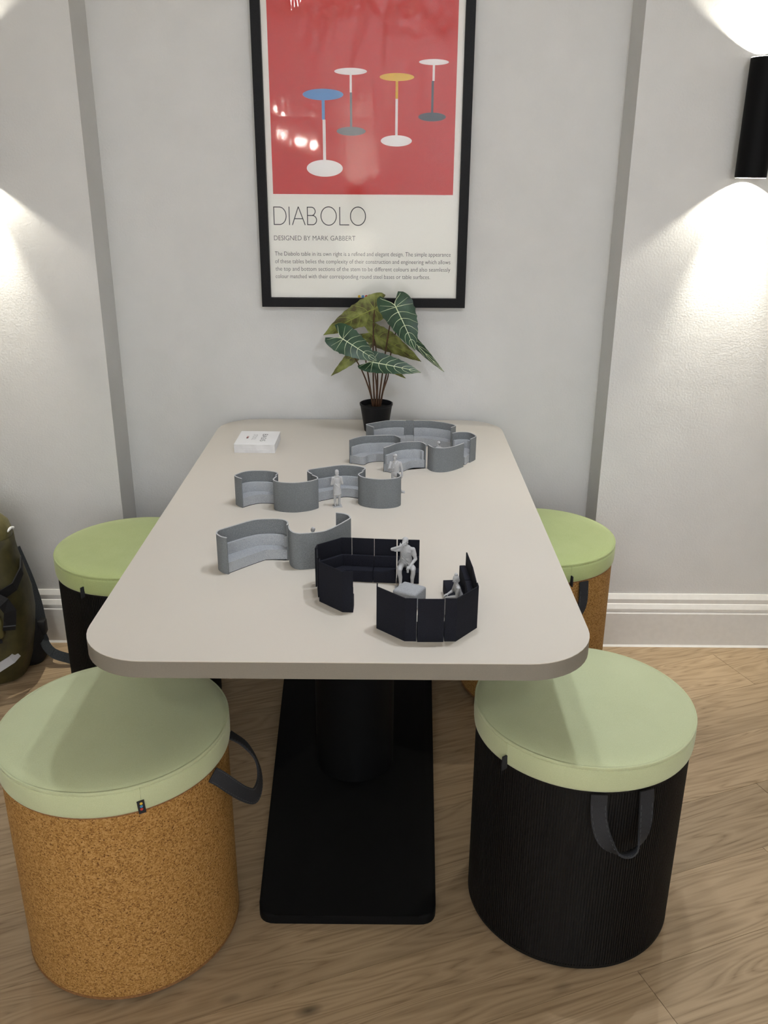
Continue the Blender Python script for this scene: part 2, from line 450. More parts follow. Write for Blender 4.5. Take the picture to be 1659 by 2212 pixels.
for (x, y, ax, ay, az, w, cone, where) in SPOTS:
    d = V((ax - x, ay - y, az - HC + 0.12)).normalized()
    t = thing('ceiling_spotlight', 'small white adjustable ceiling spotlight ' + where, 'ceiling lamp', (x, y, HC), 0, 'ceiling spotlights out of view')
    b = bmesh.new(); lathe(b, [(0, 0), (0.045, 0), (0.045, -0.015), (0.012, -0.02), (0.012, -0.06), (0, -0.06)], 24)
    obj('mount', b, M['ceiling'], t, smooth=30)
    b = bmesh.new(); lathe(b, [(0, 0.05), (0.03, 0.05), (0.036, 0.04), (0.036, -0.05), (0.031, -0.05), (0.031, -0.038), (0, -0.038)], 24)
    h = obj('lamp_head', b, M['ceiling'], t, smooth=30)
    h.location = (0, 0, -0.095); h.rotation_euler = (-d).to_track_quat('Z', 'Y').to_euler()
    b = bmesh.new(); lathe(b, [(0, -0.039), (0.03, -0.039), (0.03, -0.0405), (0, -0.0405)], 24)
    o = obj('lens', b, lens_bright if 'plant and poster' in where else lens_mat, h)
    spot_lamp('lamp_beam', t, V((0, 0, -0.095)) + d*0.052, d, w, cone, 0.9, 0.05, NEUTRAL)

for (x, z, which) in ((-0.873, 1.707, 'highest'), (-0.737, 1.655, 'middle'), (-0.634, 1.627, 'lowest')):
    t = thing('wall_spotlight', 'small white lit spotlight on the wall opposite the picture, %s of the three' % which, 'wall lamp', (x, -2.7, z), 0, 'spotlights mirrored in the poster')
    b = bmesh.new(); lathe(b, [(0, 0), (0.030, 0), (0.030, 0.012), (0.012, 0.016), (0.012, 0.05), (0.026, 0.052), (0.026, 0.110), (0.022, 0.110), (0.022, 0.104), (0, 0.104)], 24)
    h = obj('lamp_head', b, M['ceiling'], t, smooth=30); h.rotation_euler = (-PI/2, 0, 0)
    b = bmesh.new(); lathe(b, [(0, 0.1045), (0.0215, 0.1045), (0.0215, 0.106), (0, 0.106)], 24)
    o = obj('lens', b, lens_bright, t); o.rotation_euler = (-PI/2, 0, 0)

# ------------------------------------------------------------------ table
T = 0.72
table = thing('dining_table', 'stone-beige meeting table with rounded corners and black pedestal', 'table', (-0.08, 1.985, 0))
def rrect(x0, x1, y0, y1, r, n=12):
    pts = []
    for cx, cy, a0 in ((x1-r, y1-r, 0), (x0+r, y1-r, 90), (x0+r, y0+r, 180), (x1-r, y0+r, 270)):
        for k in range(n+1):
            a = math.radians(a0 + 90*k/n); pts.append((cx + r*math.cos(a), cy + r*math.sin(a)))
    return pts
ox, oy = -0.08, 1.985
TX0, TX1, TY0, TY1 = -0.5095, 0.3495, 1.2475, 2.722
b = bmesh.new()
prism(b, [(x-ox, y-oy) for x, y in rrect(TX0, TX1, TY0, TY1, 0.118)], T - 0.0012, T, 0.0008, 1)
obj('tabletop', b, M['table'], table, smooth=20)
b = bmesh.new()
prism(b, [(x-ox, y-oy) for x, y in rrect(TX0, TX1, TY0, TY1, 0.118)], T - 0.031, T - 0.0013)
lab(obj('shaded_edge', b, M['table_edge'], table, smooth=20), 'edge of the tabletop, its shade put into the colour')
b = bmesh.new(); lathe(b, [(0, 0.02), (0.099, 0.02), (0.099, T - 0.0315), (0, T - 0.0315)], 64, 0.004, -0.04)
obj('column', b, M['black_steel'], table, smooth=40)
b = bmesh.new()
def trap(yf, yb, xl, xr, xlb, xrb, r, n=6):
    P = [V((xrb, yb)), V((xlb, yb)), V((xl, yf)), V((xr, yf))]; out = []
    for i in range(4):
        p, a, c = P[i], P[i-1], P[(i+1) % 4]
        d0 = (a-p).normalized(); d1 = (c-p).normalized()
        s, e = p + d0*r, p + d1*r
        for k in range(n+1):
            t = k/n; q = s*(1-t)**2 + p*2*t*(1-t) + e*t*t
            out.append((q.x, q.y))
    return out
prism(b, [(x-ox, y-oy) for x, y in trap(1.417, 2.50, -0.2575, 0.1085, -0.312, 0.147, 0.035)], 0.0, 0.022, 0.006, 3)
obj('base_plate', b, M['black_steel'], table, smooth=30)

# ------------------------------------------------------------------ stools
RS, RB, ZS, ZC = 0.2115, 0.2080, 0.4845, 0.4305
def cushion_bm():
    b = bmesh.new()
    prof = [(0, ZS + 0.0085), (0.10, ZS + 0.0083), (0.16, ZS + 0.0072), (0.188, ZS + 0.0052), (0.202, ZS + 0.0022), (0.2085, ZS - 0.0002),
            (0.2095, ZS - 0.0012), (0.2105, ZS - 0.0003), (0.2125, ZS - 0.0008), (0.2132, ZS - 0.0025), (0.2128, ZS - 0.0045), (0.2126, ZS - 0.0075),
            (0.2119, ZS - 0.0082), (0.2127, ZS - 0.009), (0.2134, 0.4700), (0.2136, 0.455), (0.2131, 0.440), (0.2122, 0.4335), (0.2105, ZC), (0, ZC)]
    return lathe(b, prof, 96)
CUSH = None
def stool(x, y, body, cushion_mat, label, tag_ang, handle=None, show_dots=True):
    global CUSH
    t = thing('pouf_stool', label, 'stool', (x, y, 0))
    # body
    b = bmesh.new()
    if body == 'cork':
        lathe(b, [(0, 0.014), (RB - 0.001, 0.014), (RB, 0.019), (RB, ZC - 0.006), (RB, ZC), (0, ZC)], 96)
        obj('body', b, M['cork'], t, smooth=30)
        b = bmesh.new(); lathe(b, [(RB - 0.004, 0.0125), (RB + 0.0004, 0.0125), (RB + 0.0006, 0.0185), (RB - 0.004, 0.0185)], 96, close=True)
        lab(obj('edge_strip', b, M['cork_band'], t, smooth=30), 'darker cork strip round the foot')
        b = bmesh.new(); lathe(b, [(RB - 0.004, ZC - 0.0045), (RB + 0.0006, ZC - 0.0045), (RB + 0.0006, ZC), (RB - 0.004, ZC)], 96, close=True)
        lab(obj('edge_strip', b, M['cork_band'], t, smooth=30), 'darker cork strip under the cushion')
    else:
        lathe(b, [(0, 0.012), (RB - 0.0022, 0.012), (RB - 0.0022, ZC), (0, ZC)], 96)
        obj('body', b, M['rib_core'], t, smooth=30)
        b = bmesh.new(); n = 250
        for i in range(n):
            a = 2*PI*i/n; hw = PI/n*0.64
            q = []
            for aa, rr_ in ((a-hw, RB-0.0026), (a-hw*0.8, RB), (a+hw*0.8, RB), (a+hw, RB-0.0026)):
                q.append((rr_*math.cos(aa), rr_*math.sin(aa)))
            prism(b, q, 0.018, ZC - 0.006)
        obj('ribs', b, M['rib'], t, kind='stuff')
        for z0, z1 in ((0.0115, 0.018), (ZC - 0.006, ZC)):
            b = bmesh.new(); lathe(b, [(RB - 0.004, z0), (RB + 0.0002, z0), (RB + 0.0002, z1), (RB - 0.004, z1)], 96, close=True)
            obj('edge_strip', b, M['rib'], t, smooth=30)
    for k in range(4):
        a = PI/4 + k*PI/2
        b = bmesh.new(); lathe(b, [(0, 0), (0.016, 0), (0.018, 0.003), (0.018, 0.0145), (0, 0.0145)], 20, 0.165*math.cos(a), 0.165*math.sin(a))
        obj('glide', b, M['black_plastic'], t, smooth=30)
    o = obj('cushion', cushion_bm(), cushion_mat, t, smooth='all')
    # stitch line, upright side seam
    b = bmesh.new(); ns = 150
    for i in range(ns):
        a = 2*PI*i/ns; da = 2*PI/ns*0.32
        pr = [(0.2124*math.cos(a-da), 0.2124*math.sin(a-da), ZS - 0.0082), (0.2124*math.cos(a+da), 0.2124*math.sin(a+da), ZS - 0.0082)]
        tube(b, pr, 0.0005, 4)
    obj('stitching', b, cushion_mat, o, kind='stuff')
    ta = math.radians(tag_ang)
    b = bmesh.new(); tube(b, [(0.2131*math.cos(ta), 0.2131*math.sin(ta), z) for z in (ZC + 0.002, 0.445, 0.46, ZS - 0.006)], 0.0009, 6)
    obj('side_seam', b, cushion_mat, o)
    # woven tag at the foot of that seam
    lean = 1.0
    tr, tt = V((math.cos(ta), math.sin(ta), 0)), V((-math.sin(ta), math.cos(ta), 0))
    if show_dots:                                     # lies flat, its dots outward
        c0 = tr*0.2150
        b = bmesh.new()
        ribbon(b, [c0 + V((0, 0, 0.4275)), c0 + tt*-0.001 + V((0, 0, 0.440)), c0 + tt*-0.002 + V((0, 0, 0.4535))], [tt]*3, 0.0125, 0.0016)
        tg = obj('brand_tag', b, M['strap'], t)
        for k, (cname, col) in enumerate((('yellow', (0.75, 0.50, 0.06)), ('blue', (0.05, 0.22, 0.42)), ('red', (0.50, 0.035, 0.03)))):
            mm = M.setdefault('tag_' + cname, new_mat('tag_' + cname, col, 0.7))
            b = bmesh.new()
            cc = c0 + tr*0.0011 + V((0, 0, 0.4485 - k*0.0058)) - tt*0.0012
            vs = [b.verts.new(cc + tt*0.0026*math.cos(2*PI*i/14) + V((0, 0, 0.0026*math.sin(2*PI*i/14)))) for i in range(14)]
            f = b.faces.new(vs)
            r = bmesh.ops.extrude_face_region(b, geom=[f])
            bmesh.ops.translate(b, verts=[v for v in r['geom'] if isinstance(v, bmesh.types.BMVert)], vec=tr*0.0005)
            lab(obj('dot', b, mm, tg), cname + ' dot')
    else:                                             # sticks out edge-on
        b = bmesh.new(); c0 = tr*0.2125
        ribbon(b, [c0 + tr*0.006 + V((0, 0, 0.423)), c0 + tr*0.0065 + V((0, 0, 0.437)), c0 + tr*0.0055 + V((0, 0, 0.452))], [tr]*3, 0.013, 0.0028)
        obj('brand_tag', b, M['strap'], t)
    if handle: handle(t)
    return t

def hang_handle(a0, a1, drop, out, w=0.029, flip=1):
    """a strap loop whose two ends are tucked under the cushion"""
    def make(t):
        A, B = math.radians(a0), math.radians(a1)
        mid = (A+B)/2
        pts, dirs = [], []
        n = 28
        for i in range(n+1):
            s = i/n
            a = A + (B-A)*(0.5 - 0.5*math.cos(PI*s)) 
            k = math.sin(PI*s)
            z = 0.428 - drop*k**0.75
            r = 0.2105 + 0.004 + out*k**1.2
            sq = 0.42*(abs(math.cos(PI*s)))**0.5*(1 if s < 0.5 else -1)*0
            p = V((r*math.cos(a + sq), r*math.sin(a + sq), z))
            tr = V((math.cos(a), math.sin(a), 0)); tt = V((-math.sin(a), math.cos(a), 0))
            tw = min(1.0, max(0.0, (s-0.08)/0.42)) if s < 0.5 else min(1.0, max(0.0, (0.92-s)/0.42))
            q = PI/2*tw*tw*(3-2*tw)
            sgn = 1 if s < 0.5 else 1
            side = -1 if s > 0.5 else 1
            d = tt*math.cos(q)*side*flip + (tr*0.75 + V((0, 0, 0.35)))*math.sin(q)
            pts.append(p); dirs.append(d)
        b = bmesh.new(); ribbon(b, pts, dirs, w, 0.0032)
        h = obj('strap_handle', b, M['strap'], t, smooth=50)
        b = bmesh.new()
        for e in (-1, 1):
            for i in range(1, n-1):
                tdir = (pts[i+1]-pts[i]).normalized(); wd = dirs[i] - tdir*dirs[i].dot(tdir); wd.normalize()
                nn = tdir.cross(wd)
                for q in (-1, 1):
                    p0 = pts[i] + wd*e*w*0.40 + nn*q*0.0017; p1 = p0 + (pts[i+1]-pts[i])*0.6
                    tube(b, [p0, p1], 0.00035, 4)
        obj('stitching', b, M['stitch'], h, kind='stuff')
    return make

def side_handle(path, dirs, w=0.029):
    def make(t):
        P = catmull(path, 6)
        D = [V(d) for d in catmull(dirs, 6)]
        b = bmesh.new(); ribbon(b, P, D, w, 0.0032)
        h = obj('strap_handle', b, M['strap'], t, smooth=50)
        b = bmesh.new()
        for e in (-1, 1):
            for i in range(2, len(P)-2):
                tdir = (P[i+1]-P[i]).normalized(); wd = D[i] - tdir*D[i].dot(tdir); wd.normalize(); nn = tdir.cross(wd)
                for q in (-1, 1):
                    p0 = P[i] + wd*e*w*0.40 + nn*q*0.0017
                    tube(b, [p0, p0 + (P[i+1]-P[i])*0.6], 0.00035, 4)
        obj('stitching', b, M['stitch'], h, kind='stuff')
    return make

stool(0.3914, 1.5093, 'rib', M['sage'], 'sage green cushion stool on black ribbed drum, right front of table', -141,
      hang_handle(-93, -69, 0.108, 0.032), False)
NLh = side_handle([(0.196, -0.080, 0.422), (0.209, -0.078, 0.412), (0.230, -0.072, 0.388), (0.251, -0.062, 0.364), (0.266, -0.046, 0.350), (0.271, -0.014, 0.358), (0.262, 0.016, 0.380), (0.236, 0.036, 0.406), (0.205, 0.044, 0.423)],
                  [(-0.45, -0.5, -0.72), (-0.3, -0.5, -0.75), (0.0, -0.55, -0.8), (0.25, -0.5, -0.85), (0.25, -0.1, -1), (0.2, 0.2, -1), (0.2, 0.5, -0.9), (0.3, 0.8, -0.5), (0.2, 0.9, -0.2)])
stool(-0.5096, 1.4304, 'cork', M['sage'], 'sage green cushion stool on cork drum, left front of table', -63, NLh, True)
stool(-0.6911, 2.263, 'rib', M['lime'], 'lime green cushion stool on black ribbed drum, beside the backpack', -113, None, False)
stool(0.4371, 2.3608, 'cork', M['lime'], 'lime green cushion stool on cork drum, right of table by wall', -75,
      hang_handle(-99, -64, 0.105, 0.030, 0.028), False)

# ------------------------------------------------------------------ framed poster
PY = 2.738
pic = thing('framed_poster', 'tall black framed red poster of coloured pedestal tables on the recess wall', 'poster', (-0.072, PY, 1.07))
X0, X1, Z0, Z1 = -0.3732, 0.2300, 1.069, 1.960
fw, fd = 0.0262, 0.034
def pl(x): return x + 0.072
def pz(z): return z - 1.07
def rail(x0, x1, z0, z1, mit):
    b = bmesh.new()
    # mitred rail: (outer edge, inner edge) in the wall plane, depth fd
    if mit in 'lr':
        xo, xi = (x0, x1) if mit == 'l' else (x1, x0)
        q = [(xo, Z0), (xi, Z0 + fw), (xi, Z1 - fw), (xo, Z1)]
    else:
        zo, zi = (z0, z1) if mit == 'b' else (z1, z0)
        q = [(X0, zo), (X0 + fw, zi), (X1 - fw, zi), (X1, zo)]
    f = [b.verts.new((pl(x), -fd, pz(z))) for x, z in q]; k = [b.verts.new((pl(x), 0, pz(z))) for x, z in q]
    b.faces.new(f); b.faces.new(k[::-1])
    for i in range(4): b.faces.new((f[i], k[i], k[(i+1) % 4], f[(i+1) % 4]))
    obj('frame_rail', b, M['frame'], pic)
rail(X0, X0 + fw, 0, 0, 'l'); rail(X1 - fw, X1, 0, 0, 'r'); rail(0, 0, Z0, Z0 + fw, 'b'); rail(0, 0, Z1 - fw, Z1, 't')
M['poster_paper'] = new_mat('poster_paper', (0.84, 0.82, 0.75), 0.6, 0.3)
M['poster_red'] = new_mat('poster_red', (0.56, 0.036, 0.030), 0.55, 0.3)
for nm, col in (('blue', (0.14, 0.32, 0.60)), ('white', (0.88, 0.86, 0.83)), ('yellow', (0.76, 0.50, 0.06)), ('grey', (0.20, 0.205, 0.22)), ('slate', (0.10, 0.105, 0.12))):
    M['print_' + nm] = new_mat('print_' + nm, col, 0.6, 0.3)
b = bmesh.new(); box(b, pl(X0 + fw) - 0.004, pl(X1 - fw) + 0.004, -0.016, -0.004, pz(Z0 + fw) - 0.004, pz(Z1 - fw) + 0.004)
paper = obj('print_sheet', b, M['poster_paper'], pic)
PYF = -0.0162
def flat(name, pts, mat, lift=0.0, label=None):
    b = bmesh.new()
    f = b.faces.new([b.verts.new((pl(x), PYF - lift, pz(z))) for x, z in pts])
    r = bmesh.ops.extrude_face_region(b, geom=[f])
    bmesh.ops.translate(b, verts=[v for v in r['geom'] if isinstance(v, bmesh.types.BMVert)], vec=(0, -0.0002, 0))
    o = obj(name, b, mat, paper)
    if label: lab(o, label)
    return o
def rect(x0, x1, z0, z1): return [(x0, z0), (x1, z0), (x1, z1), (x0, z1)]
def ell(cx, cz, rx, rz, n=48): return [(cx + rx*math.cos(2*PI*i/n), cz + rz*math.sin(2*PI*i/n)) for i in range(n)]
flat('red_field', rect(-0.3305, 0.1853, 1.3857, 1.915), M['poster_red'], 0)
SHAPES = [('blue', 'white', -0.1825, 1.6457, 0.0562, 0.0145, 1.582, -0.181, 1.4552, 0.0512, 0.0225, 0.0042),
          ('white', 'grey', -0.1057, 1.7037, 0.0449, 0.0088, 1.6513, -0.1053, 1.5526, 0.0407, 0.0115, 0.0030),
          ('yellow', 'white', 0.0214, 1.6903, 0.0475, 0.0100, 1.6358, 0.0214, 1.5283, 0.0437, 0.0147, 0.0035),
          ('white', 'slate', 0.1222, 1.7278, 0.0409, 0.0075, 1.6813, 0.1203, 1.5905, 0.0385, 0.0113, 0.0031)]
for c1, c2, x, z, rx, rz, zc, xb, zb, rxb, rzb, hw in SHAPES:
    flat('printed_stem', rect(x - hw, x + hw, zc, z), M['print_' + c1], 0.0003)
    flat('printed_stem', rect(xb - hw, xb + hw, zb, zc), M['print_' + c2], 0.0003)
    flat('printed_base', ell(xb, zb, rxb, rzb), M['print_' + c2], 0.0005, 'printed %s round base' % c2)
    flat('printed_top', ell(x, z, rx, rz), M['print_' + c1], 0.0005, 'printed %s round table top' % c1)
for k, (c, px_) in enumerate((('yellow', -0.0845), ('blue', -0.0735), ('poster_red', -0.0632))):
    flat('printed_dot', ell(px_, Z0 + fw + 0.0035, 0.0042, 0.0042, 16), M['print_' + c] if c != 'poster_red' else M['poster_red'], 0.0002)

def lettering(name, body, x0, x1, z0, h, mat, parent, thin=0.0, depth=-0.0002, narrow=False):
    cu = bpy.data.curves.new(name, 'FONT'); cu.body = body; cu.size = 1.0
    cu.offset = thin; cu.resolution_u = 3
    o = bpy.data.objects.new(name, cu); C.objects.link(o)
    bpy.context.view_layer.update()
    me = bpy.data.meshes.new_from_object(o.evaluated_get(bpy.context.evaluated_depsgraph_get()))
    bpy.data.objects.remove(o)
    xs = [v.co.x for v in me.vertices]
    cap = 0.729
    sx = (x1 - x0)/(max(xs) - min(xs)); sz = h/cap; mn = min(xs)
    for v in me.vertices:
        v.co = V((pl(x0 + (v.co.x - mn)*sx), PYF + depth, pz(z0 + v.co.y*sz)))
    me.materials.append(mat)
    o = bpy.data.objects.new(name, me); C.objects.link(o); o.parent = parent
    return o
# the big word in hairline capitals, each stroke its own thin bar or ring
def stroke_word():
    b = bmesh.new(); z0, z1 = 1.3010, 1.3515; w = 0.0025
    zb = z1 - z0
    def bar(xa, za, xb, zb_):
        d = V((xb-xa, zb_-za)); d.normalize(); n = V((-d.y, d.x))*w/2
        b.faces.new([b.verts.new((pl(x), PYF - 0.0003, pz(z))) for x, z in ((xa+n.x, za+n.y), (xa-n.x, za-n.y), (xb-n.x, zb_-n.y), (xb+n.x, zb_+n.y))])
    def arc(cx, cz, rx, rz, a0, a1, n=40):
        vi, vo = [], []
        for i in range(n+1):
            a = math.radians(a0 + (a1-a0)*i/n)
            for lst, k in ((vi, -w/2), (vo, w/2)):
                lst.append(b.verts.new((pl(cx + (rx+k)*math.cos(a)), PYF - 0.0003, pz(cz + (rz+k)*math.sin(a)))))
        for i in range(n): b.faces.new((vi[i], vi[i+1], vo[i+1], vo[i]))
    h = w/2
    x = -0.3318                                     # D
    bar(x+h, z0, x+h, z1); bar(x, z0+h, x+0.017, z0+h); bar(x, z1-h, x+0.017, z1-h)
    arc(x+0.017, (z0+z1)/2, 0.0195, zb/2-h, -90, 90)
    x = -0.2862; bar(x, z0, x, z1)                  # I
    x = -0.2790; bar(x+h, z0, x+0.0195, z1); bar(x+0.0385, z0, x+0.0195, z1); bar(x+0.007, z0+0.0175, x+0.032, z0+0.0175)   # A
    x = -0.2348; bar(x+h, z0, x+h, z1)              # B
    for za, zc in ((z0+h, z0+0.0265), (z0+0.0265, z1-h)):
        r = (zc-za)/2; e = 0.0215 if za < z0 + 0.01 else 0.019
        bar(x, za, x+e-0.006, za); bar(x, zc, x+e-0.006, zc); arc(x+e-0.006, (za+zc)/2, r*0.95, r, -90, 90, 24)
    x = -0.1950; arc(x+0.0228, (z0+z1)/2, 0.0222, zb/2, 0, 360, 64)     # O
    x = -0.1412; bar(x+h, z0, x+h, z1); bar(x, z0+h, x+0.0285, z0+h)    # L
    x = -0.1095; arc(x+0.0222, (z0+z1)/2, 0.0218, zb/2, 0, 360, 64)     # O
    obj('lettering', b, M['ink'], paper)
stroke_word()
lettering('lettering', 'DESIGNED BY MARK GABBERT', -0.3325, -0.0952, 1.2582, 0.0142, M['ink_body'], paper, -0.010)
LINES = ['The Diabolo table in its own right is a refined and elegant design. The simple appearance',
         'of these tables belies the complexity of their construction and engineering which allows',
         'the top and bottom sections of the stem to be different colours and also seamlessly',
         'colour matched with their corresponding round steel bases or table surfaces.']
for k, (ln, xe, xs) in enumerate(zip(LINES, (0.1842, 0.1840, 0.1845, 0.1250), (-0.3318, -0.3318, -0.3312, -0.3318))):
    lettering('lettering', ln, xs, xe, 1.2150 - k*0.0215, 0.0125, M['ink_body'], paper, -0.007)

def pane_material():
    m = bpy.data.materials.new('acrylic_pane'); m.use_nodes = True
    nt = m.node_tree; nt.nodes.remove(nt.nodes['Principled BSDF'])
    out = nt.nodes['Material Output']
    tr = N(m, 'ShaderNodeBsdfTransparent'); gl = N(m, 'ShaderNodeBsdfGlossy'); gl.inputs['Roughness'].default_value = 0.045
    fr = N(m, 'ShaderNodeFresnel'); fr.inputs['IOR'].default_value = 1.44
    mx = N(m, 'ShaderNodeMixShader')
    tc = N(m, 'ShaderNodeTexCoord'); mp = N(m, 'ShaderNodeMapping'); mp.inputs['Scale'].default_value = (14, 1, 6.0)
    nz = N(m, 'ShaderNodeTexNoise'); nz.inputs['Scale'].default_value = 1.0; nz.inputs['Detail'].default_value = 2.0
    L(m, tc.outputs['Object'], mp.inputs['Vector']); L(m, mp.outputs[0], nz.inputs['Vector'])
    # the sheet ripples most towards the top of the frame
    sx = N(m, 'ShaderNodeSeparateXYZ'); L(m, tc.outputs['Object'], sx.inputs[0])
    mr = N(m, 'ShaderNodeMapRange'); mr.inputs['From Min'].default_value = 0.52; mr.inputs['From Max'].default_value = 0.76
    mr.inputs['To Min'].default_value = 0.05; mr.inputs['To Max'].default_value = 1.0
    L(m, sx.outputs['Z'], mr.inputs['Value'])
    mu = N(m, 'ShaderNodeMath'); mu.operation = 'MULTIPLY'
    L(m, nz.outputs['Fac'], mu.inputs[0]); L(m, mr.outputs[0], mu.inputs[1])
    bp = N(m, 'ShaderNodeBump'); bp.inputs['Strength'].default_value = 1.0; bp.inputs['Distance'].default_value = 0.008
    L(m, mu.outputs[0], bp.inputs['Height'])
    L(m, bp.outputs['Normal'], gl.inputs['Normal'])
    L(m, fr.outputs[0], mx.inputs[0]); L(m, tr.outputs[0], mx.inputs[1]); L(m, gl.outputs[0], mx.inputs[2])
    L(m, mx.outputs[0], out.inputs['Surface'])
    return m
b = bmesh.new()
b.faces.new([b.verts.new((pl(x), -0.0205, pz(z))) for x, z in ((X0 + fw - 0.004, Z0 + fw - 0.004), (X1 - fw + 0.004, Z0 + fw - 0.004), (X1 - fw + 0.004, Z1 - fw + 0.004), (X0 + fw - 0.004, Z1 - fw + 0.004))])
obj('acrylic_pane', b, pane_material(), pic)

# ------------------------------------------------------------------ potted plant
PX, PYp = -0.0315, 2.600
plant = thing('potted_plant', 'dark green white-veined plant in a small black pot on the table', 'plant', (PX, PYp, T))
b = bmesh.new()
lathe(b, [(0, 0.0), (0.034, 0.0), (0.0355, 0.002), (0.0475, 0.078), (0.0490, 0.079), (0.0495, 0.0845), (0.0478, 0.0855), (0.0462, 0.0845), (0.0455, 0.068), (0, 0.066)], 48)
obj('pot', b, M['black_plastic'], plant, smooth=40)
M['soil'] = speckle('plastic_soil', (0.012, 0.011, 0.010), (0.03, 0.027, 0.024), 300, 0.95, 0.8, 0.003)
b = bmesh.new(); lathe(b, [(0, 0.0725), (0.012, 0.074), (0.03, 0.071), (0.0452, 0.0690), (0.0452, 0.067), (0, 0.067)], 32)
for v in b.verts: v.co.z += 0.0025*noise.noise(v.co*120)
obj('soil', b, M['soil'], plant, smooth=60)
M['stem'] = speckle('plant_stem', (0.055, 0.030, 0.018), (0.11, 0.055, 0.030), 40, 0.5, 0.05)
M['vein'] = speckle('leaf_vein', (0.50, 0.56, 0.33), (0.64, 0.69, 0.48), 60, 0.5, 0.0)
M['vein_under'] = speckle('leaf_underside_vein', (0.22, 0.25, 0.06), (0.30, 0.33, 0.09), 60, 0.5, 0.0)
M['leaf'] = speckle('dark_leaf', (0.012, 0.045, 0.022), (0.030, 0.085, 0.040), 35, 0.38, 0.15, 0.002, 0.5)
def under_mat():
    m = speckle('leaf_underside', (0.095, 0.105, 0.022), (0.17, 0.185, 0.045), 22, 0.5, 0.1, 0.002, 0.35, 5)
    return m
M['leaf_under'] = under_mat()
def two_sided(name, front, back):
    """leaf sheet: glossy dark top, olive underside"""
    m = bpy.data.materials.new(name); m.use_nodes = True
    bs = BS(m); bs.inputs['Roughness'].default_value = 0.40; bs.inputs['Specular IOR Level'].default_value = 0.45
    tc = N(m, 'ShaderNodeTexCoord'); nz = N(m, 'ShaderNodeTexNoise'); nz.inputs['Scale'].default_value = 38; nz.inputs['Detail'].default_value = 5
    L(m, tc.outputs['Object'], nz.inputs['Vector'])
    r1 = ramp(m, [(0.35, front[0]), (0.68, front[1])]); r2 = ramp(m, [(0.38, back[0]), (0.55, back[1]), (0.7, back[2])])
    L(m, nz.outputs['Fac'], r1.inputs['Fac']); L(m, nz.outputs['Fac'], r2.inputs['Fac'])
    ge = N(m, 'ShaderNodeNewGeometry'); mx = N(m, 'ShaderNodeMix'); mx.data_type = 'RGBA'
    at = N(m, 'ShaderNodeAttribute'); at.attribute_name = 'under'
    L(m, at.outputs['Fac'], mx.inputs['Factor']); L(m, r1.outputs['Color'], mx.inputs['A']); L(m, r2.outputs['Color'], mx.inputs['B'])
    L(m, mx.outputs['Result'], bs.inputs['Base Color'])
    return m
M['leaf2'] = two_sided('leaf_two_tone', ((0.009, 0.034, 0.015), (0.026, 0.070, 0.032)), ((0.075, 0.066, 0.022), (0.175, 0.195, 0.048), (0.27, 0.29, 0.09)))

